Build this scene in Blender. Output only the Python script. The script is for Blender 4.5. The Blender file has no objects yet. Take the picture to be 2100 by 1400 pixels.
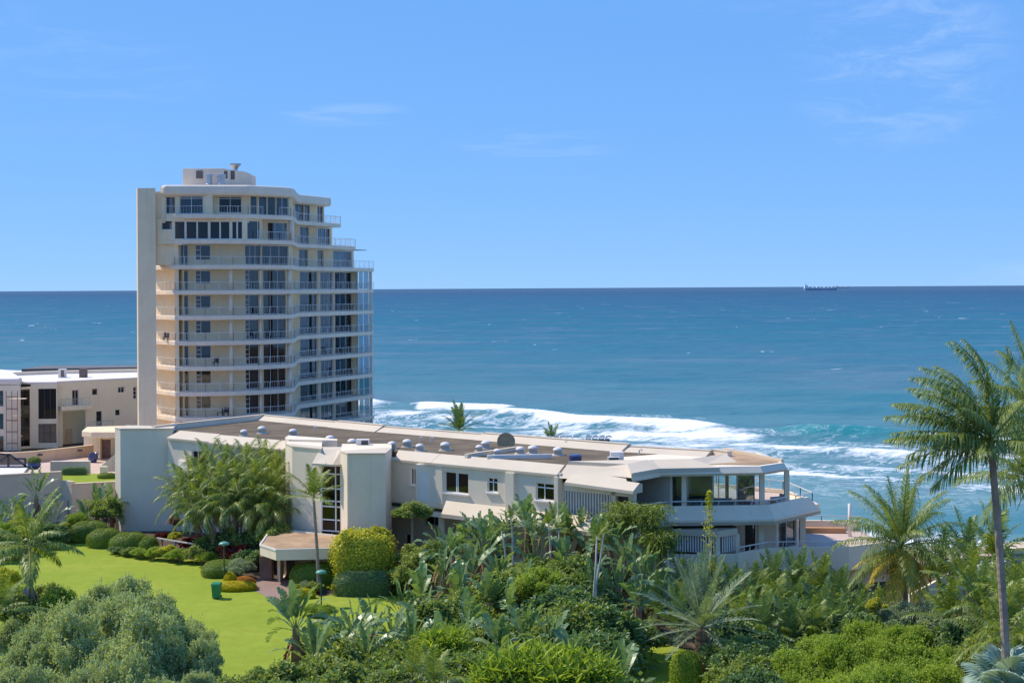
import bpy, math, random
import numpy as np
from mathutils import Vector, Matrix
R = math.radians
scene = bpy.context.scene
col = scene.collection
# ---------------------------------------------------------------- camera
EYE, FPX, CX, CY, ROLL = 21.0, 2916.7, 1050.0, 590.6, R(0.327)
cam = bpy.data.cameras.new('camera'); cam.lens = 50; cam.sensor_width = 36
cam.clip_start = 0.5; cam.clip_end = 200000
cam.shift_y = -(700-CY)/2100
camo = bpy.data.objects.new('camera', cam); col.objects.link(camo)
camo.matrix_world = Matrix.Translation((0, 0, EYE)) @ Matrix.Rotation(R(90), 4, 'X') @ Matrix.Rotation(-ROLL, 4, 'Z')
scene.camera = camo
# ---------------------------------------------------------------- light
EL = R(50); SX, SY = -0.91, 0.415
SUN = Vector((SX*math.cos(EL), SY*math.cos(EL), math.sin(EL))).normalized()
sl = bpy.data.lights.new('sun', 'SUN'); sl.energy = 3.1; sl.angle = R(0.53); sl.color = (1.0, 0.92, 0.79)
so = bpy.data.objects.new('sun', sl); col.objects.link(so)
so.rotation_mode = 'QUATERNION'; so.rotation_quaternion = SUN.to_track_quat('Z', 'Y'); so.location = (-60, 60, 120)
scene.view_settings.view_transform = 'Standard'; scene.view_settings.look = 'None'
scene.view_settings.gamma = 1; scene.view_settings.use_curve_mapping = False
scene.view_settings.exposure = 0.58
scene.cycles.max_bounces = 8; scene.cycles.transparent_max_bounces = 24
scene.cycles.caustics_reflective = False; scene.cycles.caustics_refractive = False

class NT:                                   # small node-tree helper
    def __init__(s, tree):
        s.t = tree; tree.nodes.clear()
    def n(s, kind, **kw):
        nd = s.t.nodes.new(kind)
        for k, v in kw.items():
            if k.startswith('i_'):
                nd.inputs[k[2:].replace('_', ' ')].default_value = v
            elif k[0] == 'I' and k[1:].isdigit():
                nd.inputs[int(k[1:])].default_value = v
            else:
                setattr(nd, k, v)
        return nd
    def l(s, a, b):
        s.t.links.new(a, b); return s
    def math(s, op, a, b=None, c=None, clamp=False):
        m = s.n('ShaderNodeMath', operation=op); m.use_clamp = clamp
        for i, x in enumerate((a, b, c)):
            if x is None: continue
            if isinstance(x, (int, float)): m.inputs[i].default_value = x
            else: s.l(x, m.inputs[i])
        return m.outputs[0]
    def mix(s, f, a, b, blend='MIX'):
        m = s.n('ShaderNodeMix', data_type='RGBA', blend_type=blend)
        for i, x in ((0, f), (6, a), (7, b)):
            if isinstance(x, (int, float)): m.inputs[i].default_value = x
            elif isinstance(x, tuple): m.inputs[i].default_value = (*x[:3], 1)
            else: s.l(x, m.inputs[i])
        return m.outputs[2]
    def noise(s, vec, scale, detail=4, rough=0.55, dist=0.0):
        nd = s.n('ShaderNodeTexNoise'); nd.inputs['Scale'].default_value = scale
        nd.inputs['Detail'].default_value = detail; nd.inputs['Roughness'].default_value = rough
        nd.inputs['Distortion'].default_value = dist
        if vec is not None: s.l(vec, nd.inputs['Vector'])
        return nd.outputs[0]
    def mapping(s, vec, loc=(0, 0, 0), rot=(0, 0, 0), sc=(1, 1, 1)):
        nd = s.n('ShaderNodeMapping'); nd.inputs[1].default_value = loc
        nd.inputs[2].default_value = rot; nd.inputs[3].default_value = sc
        s.l(vec, nd.inputs[0]); return nd.outputs[0]
    def rng(s, x, a, b, c=0.0, d=1.0, smooth=True):
        nd = s.n('ShaderNodeMapRange'); nd.interpolation_type = 'SMOOTHSTEP' if smooth else 'LINEAR'
        s.l(x, nd.inputs[0])
        for i, q in enumerate((a, b, c, d)): nd.inputs[i+1].default_value = q
        return nd.outputs[0]
    def ramp(s, x, stops):
        nd = s.n('ShaderNodeValToRGB'); cr = nd.color_ramp
        while len(cr.elements) < len(stops): cr.elements.new(0.5)
        for e, (p, c) in zip(cr.elements, stops): e.position = p; e.color = (*c, 1)
        s.l(x, nd.inputs[0]); return nd.outputs[0]

# ---------------------------------------------------------------- sky
world = bpy.data.worlds.new('World'); scene.world = world; world.use_nodes = True
w = NT(world.node_tree)
sky = w.n('ShaderNodeTexSky', sky_type='NISHITA', sun_disc=False)
sky.sun_elevation = EL; sky.sun_rotation = math.atan2(SX, SY)
sky.altitude = 3000; sky.air_density = 0.6; sky.dust_density = 0.0; sky.ozone_density = 8.0
tc = w.n('ShaderNodeTexCoord')
sc3 = w.n('ShaderNodeSeparateColor'); w.l(sky.outputs[0], sc3.inputs[0]); cb3 = w.n('ShaderNodeCombineColor')
for i, (pw, ml) in enumerate(((0.40, 0.92), (0.27, 1.80), (0.10, 4.0))):      # camera tone response of the clear sky
    w.l(w.math('MULTIPLY', w.math('POWER', sc3.outputs[i], pw), ml), cb3.inputs[i])
tint = cb3.outputs[0]
# thin cirrus: streaky noise on the sky dome, denser high on the right
m1 = w.mapping(tc.outputs['Generated'], (3.1, 0, 1.7), (0, R(-17), 0), (5, 5, 26))
c1 = w.noise(m1, 1.6, 7, 0.6, 0.6)
big = w.noise(w.mapping(tc.outputs['Generated'], (0.35, 0, 0.25)), 3.2, 2, 0.5)
wisp = w.math('MULTIPLY', w.rng(c1, 0.52, 0.78), w.rng(big, 0.50, 0.68))
sep = w.n('ShaderNodeSeparateXYZ'); w.l(tc.outputs['Generated'], sep.inputs[0])
def patch(x, z, rx, rz):
    dx = w.math('POWER', w.math('DIVIDE', w.math('SUBTRACT', sep.outputs[0], x), rx), 2.0)
    dz = w.math('POWER', w.math('DIVIDE', w.math('SUBTRACT', sep.outputs[2], z), rz), 2.0)
    return w.rng(w.math('ADD', dx, dz), 1.0, 0.0)
c2 = w.noise(w.mapping(tc.outputs['Generated'], (0, 0, 0), (0, R(32), 0), (7, 4, 24)), 2.4, 9, 0.70, 0.7)
pt = w.math('MULTIPLY', w.rng(c2, 0.40, 0.80), patch(0.262, 0.150, 0.085, 0.075))
c3 = w.noise(w.mapping(tc.outputs['Generated'], (7, 0, 0), (0, R(13), 0), (6, 4, 70)), 1.8, 7, 0.62, 0.5)
p3 = w.math('MULTIPLY', w.rng(c3, 0.40, 0.75), w.math('MAXIMUM', patch(-0.115, 0.122, 0.06, 0.012), patch(0.02, 0.100, 0.075, 0.014)))
cl = w.math('ADD', w.math('ADD', w.math('MULTIPLY', wisp, 0.14), w.math('MULTIPLY', pt, 0.30)), w.math('MULTIPLY', p3, 0.17), clamp=True)
skyc = w.mix(cl, tint, (3.6, 4.4, 5.6))
bg = w.n('ShaderNodeBackground'); bg.inputs[1].default_value = 0.14
w.l(skyc, bg.inputs[0])
wo = w.n('ShaderNodeOutputWorld'); w.l(bg.outputs[0], wo.inputs[0])
# ---------------------------------------------------------------- geometry helpers
def vh(u): return CY-(u-CX)*math.tan(ROLL)
def ray(u, v):
    a = (u-CX)/FPX; b = -(v-CY)/FPX; c, s = math.cos(ROLL), math.sin(ROLL)
    return Vector((a*c+b*s, 1.0, -a*s+b*c))
def at(u, v, d):                      # point seen at pixel (u, v) of the 2100x1400 picture, at distance d
    return Vector((0, 0, EYE))+ray(u, v)*d
def onz(u, v, z):                     # ... lying on the level z
    r = ray(u, v); return Vector((0, 0, EYE))+r*((z-EYE)/r.z)
def gx(u, d): return (u-CX)/FPX*d
def zt(u, v, d): return at(u, v, d).z
def su(P, Q, u):                      # metres along the plan line P-Q where the sight line of column u crosses it
    k = (u-CX)/FPX; dx, dy = Q[0]-P[0], Q[1]-P[1]
    return (k*P[1]-P[0])/(dx-k*dy)*math.hypot(dx, dy)

MATS = {}
class MB:
    def __init__(s): s.v = []; s.f = []
    def quadloop(s, rings, cap=True, closed=True):
        n = len(rings[0]); b = len(s.v)
        for r in rings: s.v += [tuple(p) for p in r]
        for i in range(len(rings)-1):
            for j in range(n if closed else n-1):
                k = (j+1) % n
                s.f.append((b+i*n+j, b+i*n+k, b+(i+1)*n+k, b+(i+1)*n+j))
        if cap:
            s.f.append(tuple(b+j for j in reversed(range(n))))
            m = b+(len(rings)-1)*n; s.f.append(tuple(m+j for j in range(n)))
        return s
    def prism(s, poly, z0, z1): return s.loft(poly, z0, poly, z1)
    def loft(s, p0, z0, p1, z1):
        ar = sum(p0[i][0]*p0[(i+1) % len(p0)][1]-p0[(i+1) % len(p0)][0]*p0[i][1] for i in range(len(p0)))
        if ar < 0: p0 = list(reversed(p0)); p1 = list(reversed(p1))
        return s.quadloop([[(p[0], p[1], z0) for p in p0], [(p[0], p[1], z1) for p in p1]])
    def box(s, x0, x1, y0, y1, z0, z1): return s.prism([(x0, y0), (x1, y0), (x1, y1), (x0, y1)], z0, z1)
    def seg(s, P, Q, z0, z1, t, s0=None, s1=None, out=0.0):   # wall strip along P->Q (outside on the right-hand side), t thick inwards
        L = math.hypot(Q[0]-P[0], Q[1]-P[1]); d = ((Q[0]-P[0])/L, (Q[1]-P[1])/L); n = (d[1], -d[0])
        s0 = 0 if s0 is None else s0; s1 = L if s1 is None else s1
        q = lambda a, o: (P[0]+d[0]*a+n[0]*o, P[1]+d[1]*a+n[1]*o)
        return s.prism([q(s0, out), q(s1, out), q(s1, out-t), q(s0, out-t)], z0, z1)
    def bar(s, a, b, w, h=None):
        a, b = Vector(a), Vector(b); d = (b-a)
        if d.length < 1e-6: return s
        d.normalize(); up = Vector((0, 0, 1)) if abs(d.z) < 0.9 else Vector((0, 1, 0))
        x = d.cross(up).normalized(); y = x.cross(d).normalized(); h = h or w
        r = lambda c: [c-x*w/2-y*h/2, c+x*w/2-y*h/2, c+x*w/2+y*h/2, c-x*w/2+y*h/2]
        return s.quadloop([r(a), r(b)])
    def tube(s, pts, rad, n=6, cap=True):
        pts = [Vector(p) for p in pts]; rings = []
        rad = rad if isinstance(rad, (list, tuple)) else [rad]*len(pts)
        px = None
        for i, p in enumerate(pts):
            d = (pts[min(i+1, len(pts)-1)]-pts[max(i-1, 0)]).normalized()
            if px is None: px = d.cross(Vector((0.31, 0.95, 0.02)) if abs(d.z) > .8 else Vector((0, 0, 1))).normalized()
            else: px = (px-d*px.dot(d)).normalized()
            py = d.cross(px)
            rings.append([p+(px*math.cos(2*math.pi*k/n)+py*math.sin(2*math.pi*k/n))*rad[i] for k in range(n)])
        return s.quadloop(rings, cap)
    def lathe(s, c, prof, n=12):
        return s.quadloop([[(c[0]+r*math.cos(2*math.pi*k/n), c[1]+r*math.sin(2*math.pi*k/n), c[2]+z) for k in range(n)] for r, z in prof])
    def build(s, name, mat, parent=None, smooth=False, bevel=0, org=None):
        o = Vector((0, 0, 0))
        if org is not None: o = Vector(org)
        else:
            q = parent
            while q is not None: o = o+q.location; q = q.parent
        me = bpy.data.meshes.new(name)
        me.from_pydata([(p[0]-o.x, p[1]-o.y, p[2]-o.z) for p in s.v], [], s.f); me.update()
        if smooth: me.polygons.foreach_set('use_smooth', [True]*len(me.polygons))
        me.materials.append(MATS[mat])
        ob = bpy.data.objects.new(name, me); col.objects.link(ob); ob.parent = parent
        if org is not None: ob.location = o
        if bevel:
            b = ob.modifiers.new('bevel', 'BEVEL'); b.width = bevel; b.segments = 3; b.limit_method = 'ANGLE'; b.angle_limit = R(35)
        return ob

def tag(o, label=None, cat=None, group=None, kind=None):
    if label: o['label'] = label
    if cat: o['category'] = cat
    if group: o['group'] = group
    if kind: o['kind'] = kind
    return o
def thing(name, loc, label, cat, group=None):
    o = bpy.data.objects.new(name, None); o.empty_display_size = 0.3; col.objects.link(o); o.location = loc
    return tag(o, label, cat, group)
def mobj(name, me, parent=None, loc=(0, 0, 0), rz=0.0, sc=1.0):
    o = bpy.data.objects.new(name, me); col.objects.link(o); o.parent = parent; o.location = loc
    o.rotation_euler = (0, 0, rz); o.scale = sc if isinstance(sc, tuple) else (sc, sc, sc)
    return o

def wall(parent, P, Q, z0, z1, ops, mat, t=0.25, name='wall', s0=0.0, s1=None):
    """wall from P to Q with real openings; ops = (s0, s1, zbottom, ztop)"""
    L = math.hypot(Q[0]-P[0], Q[1]-P[1]); s1 = L if s1 is None else s1
    cuts = sorted({s0, s1, *[min(max(x, s0), s1) for o in ops for x in o[:2]]})
    m = MB()
    for a, b in zip(cuts, cuts[1:]):
        if b-a < 1e-4: continue
        mid = (a+b)/2; z = z0
        for o in sorted((o for o in ops if o[0] < mid < o[1]), key=lambda o: o[2]):
            if o[2] > z+1e-4: m.seg(P, Q, z, o[2], t, a, b)
            z = max(z, o[3])
        if z1 > z+1e-4: m.seg(P, Q, z, z1, t, a, b)
    return m.build(name, mat, parent)

def window(parent, P, Q, a, b, zb, ztop, cols=(0.5,), rows=(), frame='white_frame', glass='window_glass', inset=0.14, fw=0.06, curtain=None, name='window', rowspan=None):
    """framed window in an opening; panes are sub-parts"""
    m = MB()
    m.seg(P, Q, zb, zb+fw, 0.07, a, b, -inset); m.seg(P, Q, ztop-fw, ztop, 0.07, a, b, -inset)
    xs = [a]+[a+(b-a)*c for c in cols]+[b]; zs = [zb]+[zb+(ztop-zb)*r for r in rows]+[ztop]
    for i, x in enumerate(xs):
        x0 = x if i == 0 else (x-fw if i == len(xs)-1 else x-fw/2)
        m.seg(P, Q, zb+fw, ztop-fw, 0.07, x0, x0+fw, -inset)
    spans = []
    for i in range(len(xs)-1):
        use = rows and (rowspan is None or i in rowspan)
        zz = zs if use else [zb, ztop]
        if use:
            for z in zs[1:-1]: m.seg(P, Q, z-fw/2, z+fw/2, 0.05, xs[i]+fw, xs[i+1]-fw, -inset-0.01)
        for j in range(len(zz)-1): spans.append((xs[i], xs[i+1], zz[j], zz[j+1]))
    f = m.build(name, frame, parent)
    for x0, x1, q0, q1 in spans:
        MB().seg(P, Q, q0+fw*.4, q1-fw*.4, 0.012, x0+fw*.4, x1-fw*.4, -inset-0.03).build('pane', glass, f)
    if curtain:
        mat, c0, c1 = curtain
        c = MB(); n = max(3, int((b-a)*(c1-c0)/0.12)); x0 = a+(b-a)*c0; x1 = a+(b-a)*c1
        L = math.hypot(Q[0]-P[0], Q[1]-P[1]); d = ((Q[0]-P[0])/L, (Q[1]-P[1])/L); nn = (d[1], -d[0])
        front = []
        for i in range(n+1):
            s = x0+(x1-x0)*i/n; o = -inset-0.22-(0.05 if i % 2 else 0)
            front.append((P[0]+d[0]*s+nn[0]*o, P[1]+d[1]*s+nn[1]*o))
        back = [(p[0]-nn[0]*.02, p[1]-nn[1]*.02) for p in reversed(front)]
        c.prism(front+back, zb+0.02, ztop-0.02).build('curtain', mat, f)
    return f

def railing(parent, pts, z, h=0.95, step=1.3, bal=0.3, rail=0.045, mat='white_metal', lean=(0, 0), mid=True, name='railing'):
    """rail, posts and thin balusters along a plan polyline"""
    m = MB(); acc = 0.0
    top = [Vector((p[0]+lean[0], p[1]+lean[1], z+h)) for p in pts]
    for a, b in zip(top, top[1:]):
        m.bar(a, b, rail)
        if mid: m.bar(a-Vector((lean[0]*.88, lean[1]*.88, h*.88)), b-Vector((lean[0]*.88, lean[1]*.88, h*.88)), rail*.6)
        L = (b-a).length; n = max(1, round(L/step))
        for i in range(n+1):
            t = a.lerp(b, i/n); m.bar(t-Vector((lean[0], lean[1], h)), t, rail*.9)
        if bal:
            n = max(1, int(L/bal))
            for i in range(n):
                t = a.lerp(b, (i+.5)/n); m.bar(t-Vector((lean[0]*.9, lean[1]*.9, h*.9)), t, 0.014)
    return m.build(name, mat, parent)
# ---------------------------------------------------------------- materials
def new_mat(name):
    m = bpy.data.materials.new(name); m.use_nodes = True; MATS[name] = m
    t = NT(m.node_tree); out = t.n('ShaderNodeOutputMaterial'); t.out = out
    return t
def pbsdf(t, colr, rough=0.7, spec=0.3, bump=None, strength=0.3, dist=0.05, metal=0.0):
    p = t.n('ShaderNodeBsdfPrincipled'); p.inputs['Roughness'].default_value = rough if isinstance(rough, float) else 0.5
    if not isinstance(rough, float): t.l(rough, p.inputs['Roughness'])
    p.inputs['Specular IOR Level'].default_value = spec; p.inputs['Metallic'].default_value = metal
    if isinstance(colr, tuple): p.inputs['Base Color'].default_value = (*colr, 1)
    else: t.l(colr, p.inputs['Base Color'])
    if bump is not None:
        b = t.n('ShaderNodeBump'); b.inputs['Strength'].default_value = strength; b.inputs['Distance'].default_value = dist
        t.l(bump, b.inputs['Height']); t.l(b.outputs[0], p.inputs['Normal'])
    return p
def plain(name, c, rough=0.75, var=0.12, scale=0.6, spec=0.25, bump=0.15, streak=0.0, fine=9.0, metal=0.0):
    t = new_mat(name); g = t.n('ShaderNodeNewGeometry').outputs['Position']
    a = t.noise(g, scale, 5, 0.6); f = t.noise(g, fine, 3, 0.6)
    lo = tuple(x*(1-var) for x in c); hi = tuple(min(x*(1+var), 0.9) for x in c)
    cc = t.mix(t.rng(a, 0.3, 0.7), lo, hi)
    cc = t.mix(t.math('MULTIPLY', t.rng(f, 0.35, 0.65), 0.35), cc, tuple(x*(1-var) for x in c))
    if streak:
        s = t.noise(t.mapping(g, sc=(1.6, 1.6, 0.10)), 1.3, 5, 0.65)
        cc = t.mix(t.math('MULTIPLY', t.rng(s, 0.52, 0.78), streak), cc, tuple(x*q for x, q in zip(c, (0.55, 0.53, 0.50))))
    p = pbsdf(t, cc, rough, spec, f, bump, 0.02, metal); t.l(p.outputs[0], t.out.inputs[0])
plain('tower_cream', (0.88, 0.70, 0.46), var=0.06, streak=0.22)
plain('tower_band', (0.86, 0.70, 0.53), var=0.06, streak=0.25)
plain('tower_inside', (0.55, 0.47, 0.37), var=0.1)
plain('off_white', (0.89, 0.725, 0.53), var=0.05, streak=0.22)
plain('cool_white', (0.89, 0.735, 0.545), var=0.05, streak=0.2)
plain('roof_cream', (0.67, 0.555, 0.41), var=0.05, streak=0.0, scale=0.3)
plain('white_paint', (0.80, 0.73, 0.65), var=0.04)
plain('house_cream', (0.90, 0.78, 0.56), var=0.05, streak=0.2)
plain('beige_wall', (0.72, 0.56, 0.38), var=0.07, streak=0.3)
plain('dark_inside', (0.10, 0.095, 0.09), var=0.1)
plain('gravel', (0.175, 0.137, 0.095), 0.95, 0.28, 0.35, 0.1, 0.6, fine=14)
plain('canopy_gravel', (0.46, 0.31, 0.19), 0.95, 0.25, 0.5, 0.1, 0.5, fine=12)
plain('terrace_tile', (0.62, 0.46, 0.36), 0.8, 0.12, 0.5, 0.2, 0.2)
plain('orange_wall', (0.58, 0.30, 0.14), 0.8, 0.1)
plain('white_metal', (0.72, 0.68, 0.63), 0.4, 0.03, 1, 0.4, 0.0)
plain('white_frame', (0.82, 0.80, 0.78), 0.4, 0.03, 1, 0.4, 0.0)
plain('dark_frame', (0.05, 0.055, 0.06), 0.4, 0.1, 1, 0.4, 0.0)
plain('steel', (0.45, 0.46, 0.47), 0.35, 0.1, 1, 0.5, 0.0, metal=0.7)
plain('rust_metal', (0.26, 0.19, 0.16), 0.7, 0.3, 2, 0.2, 0.1)
plain('dark_slat', (0.16, 0.15, 0.14), 0.6, 0.1)
plain('blue_glaze', (0.05, 0.075, 0.19), 0.25, 0.3, 2, 0.5, 0.0)
plain('bin_green', (0.02, 0.22, 0.09), 0.45, 0.1, 2, 0.4, 0.0)
plain('lamp_teal', (0.13, 0.34, 0.25), 0.4, 0.1, 2, 0.4, 0.0)
plain('lamp_green', (0.03, 0.10, 0.07), 0.5, 0.1, 2, 0.3, 0.0)
plain('curtain_light', (0.66, 0.66, 0.66), 0.9, 0.06, 1, 0.05, 0.0)
plain('curtain_blue', (0.50, 0.60, 0.78), 0.9, 0.05, 1, 0.05, 0.0)
plain('curtain_grey', (0.36, 0.36, 0.38), 0.9, 0.06, 1, 0.05, 0.0)
plain('curtain_brown', (0.22, 0.19, 0.17), 0.9, 0.08, 1, 0.05, 0.0)
plain('dish_mesh', (0.42, 0.30, 0.16), 0.8, 0.2, 2)
plain('sofa', (0.55, 0.52, 0.47), 0.9, 0.08, 2, 0.1, 0.0)
plain('dark_seat', (0.06, 0.055, 0.05), 0.7, 0.2, 2, 0.2, 0.0)
plain('clay_pot', (0.20, 0.13, 0.11), 0.8, 0.2, 2)
plain('soil', (0.13, 0.095, 0.065), 0.95, 0.3, 0.8, 0.05, 0.6)
plain('sand', (0.52, 0.43, 0.31), 0.95, 0.12, 0.2, 0.05, 0.3)
plain('bark', (0.28, 0.23, 0.18), 0.9, 0.3, 1.5, 0.1, 0.6, fine=6)
plain('palm_bark', (0.36, 0.28, 0.21), 0.9, 0.22, 1.2, 0.1, 0.5, fine=5)
plain('pale_stem', (0.50, 0.47, 0.40), 0.8, 0.15, 2, 0.1, 0.2)
plain('dead_leaf', (0.34, 0.20, 0.115), 0.9, 0.35, 3, 0.05, 0.2)
plain('pod', (0.40, 0.27, 0.27), 0.6, 0.15, 2)
plain('pod_fringe', (0.36, 0.27, 0.17), 0.9, 0.2, 3)
plain('ship_hull_hazed', (0.42, 0.45, 0.50), 0.6, 0.1, 0.02)  # ship colours made paler: distance haze is put into the paint
plain('ship_deck_hazed', (0.70, 0.66, 0.64), 0.6, 0.1, 0.02)
plain('ship_white', (0.82, 0.82, 0.82), 0.6, 0.05, 0.02)
plain('ship_red_hazed', (0.55, 0.45, 0.48), 0.6, 0.1, 0.02)  # red washed out to a greyish pink, haze included in the colour

t = new_mat('brick_path'); g = t.n('ShaderNodeNewGeometry').outputs['Position']
br = t.n('ShaderNodeTexBrick'); br.inputs['Scale'].default_value = 4.0
br.inputs['Color1'].default_value = (0.36, 0.22, 0.18, 1); br.inputs['Color2'].default_value = (0.28, 0.18, 0.15, 1); br.inputs['Mortar'].default_value = (0.20, 0.15, 0.12, 1)
br.inputs['Mortar Size'].default_value = 0.02
t.l(t.mapping(g, rot=(0, 0, R(38))), br.inputs['Vector'])
p = pbsdf(t, t.mix(t.math('MULTIPLY', t.noise(g, 0.7, 4), 0.5), br.outputs[0], (0.40, 0.28, 0.23)), 0.85, 0.2); t.l(p.outputs[0], t.out.inputs[0])

t = new_mat('lawn'); g = t.n('ShaderNodeNewGeometry').outputs['Position']
n1 = t.noise(g, 0.16, 6, 0.62, 0.5); n2 = t.noise(g, 1.1, 5, 0.7); n3 = t.noise(t.mapping(g, sc=(3, 14, 3)), 2.5, 3, 0.7)
cc = t.ramp(n1, [(0.28, (0.235, 0.315, 0.028)), (0.5, (0.285, 0.355, 0.036)), (0.75, (0.36, 0.385, 0.055))])
cc = t.mix(t.math('MULTIPLY', t.rng(n2, 0.35, 0.7), 0.55), cc, (0.22, 0.26, 0.022))
cc = t.mix(t.math('MULTIPLY', t.rng(n3, 0.4, 0.7), 0.35), cc, (0.40, 0.42, 0.07))
p = pbsdf(t, cc, 0.9, 0.1, n3, 0.5, 0.05); t.l(p.outputs[0], t.out.inputs[0])

# glass: thin sheets that reflect by angle and let the rest through
def glass(name, tintc, base=0.0):
    t = new_mat(name); fr = t.n('ShaderNodeFresnel'); fr.inputs[0].default_value = 1.5
    tr = t.n('ShaderNodeBsdfTransparent'); tr.inputs[0].default_value = (*tintc, 1)
    gl = t.n('ShaderNodeBsdfGlossy'); gl.inputs['Roughness'].default_value = 0.03; gl.inputs[0].default_value = (0.9, 0.95, 1, 1)
    mx = t.n('ShaderNodeMixShader'); t.l(t.math('ADD', t.math('MULTIPLY', fr.outputs[0], 0.9), base, clamp=True), mx.inputs[0])
    t.l(tr.outputs[0], mx.inputs[1]); t.l(gl.outputs[0], mx.inputs[2]); t.l(mx.outputs[0], t.out.inputs[0])
glass('window_glass', (0.50, 0.53, 0.57), 0.02)
glass('clear_glass', (0.86, 0.94, 0.96), 0.03)
glass('tint_glass', (0.34, 0.34, 0.36), 0.0)

# foliage: per-leaf tone from the 'lt' attribute; a third of the light passes through
def leafmat(name, stops, rough=0.5, spec=0.35, trans=0.35, tcol=None):
    t = new_mat(name)
    a = t.n('ShaderNodeAttribute', attribute_name='lt').outputs['Fac']
    oi = t.n('ShaderNodeObjectInfo').outputs['Random']
    g = t.n('ShaderNodeNewGeometry').outputs['Position']
    x = t.math('ADD', t.math('MULTIPLY', a, 0.62), t.math('ADD', t.math('MULTIPLY', oi, 0.16), t.math('MULTIPLY', t.noise(g, 0.8, 3), 0.28)), clamp=True)
    c = t.ramp(x, stops)
    p = pbsdf(t, c, rough, spec)
    tl = t.n('ShaderNodeBsdfTranslucent'); t.l(t.mix(1.0, c, tcol or (1.5, 1.45, 0.55), 'MULTIPLY'), tl.inputs[0])
    mx = t.n('ShaderNodeMixShader'); mx.inputs[0].default_value = trans
    t.l(p.outputs[0], mx.inputs[1]); t.l(tl.outputs[0], mx.inputs[2]); t.l(mx.outputs[0], t.out.inputs[0])
leafmat('leaf_silver', [(0.1, (0.221, 0.286, 0.134)), (0.5, (0.391, 0.461, 0.208)), (0.9, (0.626, 0.681, 0.365))], 0.55, 0.3, 0.28)
leafmat('leaf_bright', [(0.1, (0.145, 0.245, 0.030)), (0.5, (0.269, 0.385, 0.051)), (0.9, (0.497, 0.561, 0.091))], 0.5, 0.3, 0.35)
leafmat('leaf_mid', [(0.1, (0.114, 0.182, 0.050)), (0.5, (0.210, 0.298, 0.074)), (0.9, (0.514, 0.511, 0.150))], 0.46, 0.4, 0.36)
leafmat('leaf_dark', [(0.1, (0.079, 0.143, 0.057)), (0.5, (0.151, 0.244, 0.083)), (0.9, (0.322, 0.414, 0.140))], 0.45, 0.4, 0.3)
leafmat('leaf_yellow', [(0.1, (0.288, 0.331, 0.029)), (0.5, (0.475, 0.482, 0.050)), (0.9, (0.719, 0.648, 0.086))], 0.55, 0.25, 0.3)
leafmat('leaf_gold', [(0.1, (0.40, 0.36, 0.01)), (0.5, (0.58, 0.50, 0.012)), (0.9, (0.70, 0.58, 0.03))], 0.55, 0.25, 0.3)
leafmat('leaf_orange', [(0.1, (0.438, 0.192, 0.024)), (0.9, (0.688, 0.324, 0.060))], 0.55, 0.25, 0.3)
leafmat('leaf_red', [(0.1, (0.083, 0.013, 0.019)), (0.9, (0.193, 0.045, 0.034))], 0.5, 0.3, 0.3, (1.4, 0.8, 0.7))
leafmat('leaf_hedge', [(0.1, (0.112, 0.174, 0.022)), (0.5, (0.210, 0.290, 0.034)), (0.9, (0.330, 0.406, 0.054))], 0.5, 0.3, 0.25)
leafmat('leaf_paddle', [(0.1, (0.096, 0.178, 0.077)), (0.5, (0.180, 0.278, 0.114)), (0.9, (0.360, 0.445, 0.157))], 0.38, 0.5, 0.30)
leafmat('leaf_palm', [(0.1, (0.103, 0.160, 0.040)), (0.5, (0.193, 0.267, 0.064)), (0.9, (0.389, 0.426, 0.101))], 0.42, 0.4, 0.35)
leafmat('leaf_areca', [(0.1, (0.102, 0.162, 0.032)), (0.5, (0.180, 0.259, 0.048)), (0.9, (0.404, 0.437, 0.079))], 0.4, 0.45, 0.33)
leafmat('frond_yellow', [(0.1, (0.325, 0.252, 0.036)), (0.5, (0.525, 0.408, 0.042)), (0.9, (0.725, 0.552, 0.060))], 0.5, 0.3, 0.3)
leafmat('leaf_blue', [(0.1, (0.195, 0.290, 0.230)), (0.5, (0.300, 0.420, 0.338)), (0.9, (0.495, 0.609, 0.513))], 0.45, 0.4, 0.2)
leafmat('leaf_grey', [(0.1, (0.158, 0.223, 0.121)), (0.5, (0.270, 0.345, 0.203)), (0.9, (0.450, 0.507, 0.324))], 0.5, 0.3, 0.25)
leafmat('frond_brown', [(0.1, (0.163, 0.096, 0.054)), (0.9, (0.375, 0.252, 0.156))], 0.8, 0.1, 0.2, (1.2, 1, .8))

# sea: colour by depth of water, real foam patches in the surf, small whitecaps further out
t = new_mat('sea_water'); g = t.n('ShaderNodeNewGeometry').outputs['Position']
sp = t.n('ShaderNodeSeparateXYZ'); t.l(g, sp.inputs[0]); X, Y = sp.outputs[0], sp.outputs[1]
S = t.math('ADD', Y, t.math('MULTIPLY', X, 0.62))                    # metres seaward, measured square to the breakers
lg = t.math('LOGARITHM', t.math('MAXIMUM', S, 10.0), 10.0)
wob = t.noise(t.mapping(g, sc=(0.004, 0.010, 0.01)), 1.0, 5, 0.6)
lg2 = t.math('ADD', lg, t.math('MULTIPLY', t.math('SUBTRACT', wob, 0.5), 0.30))
deep = t.ramp(t.rng(lg2, 2.2, 4.2, 0, 1, False), [(0.0, (0.19, 0.33, 0.32)), (0.12, (0.12, 0.26, 0.28)), (0.25, (0.065, 0.185, 0.235)), (0.45, (0.024, 0.135, 0.205)), (0.65, (0.020, 0.100, 0.185)), (0.85, (0.025, 0.075, 0.155)), (1.0, (0.05, 0.095, 0.165))])
patchy = t.noise(t.mapping(g, sc=(0.012, 0.03, 0.03)), 1.0, 6, 0.62)
deep = t.mix(t.math('MULTIPLY', t.rng(patchy, 0.48, 0.68), 0.60), deep, (0.02, 0.17, 0.22))
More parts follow.
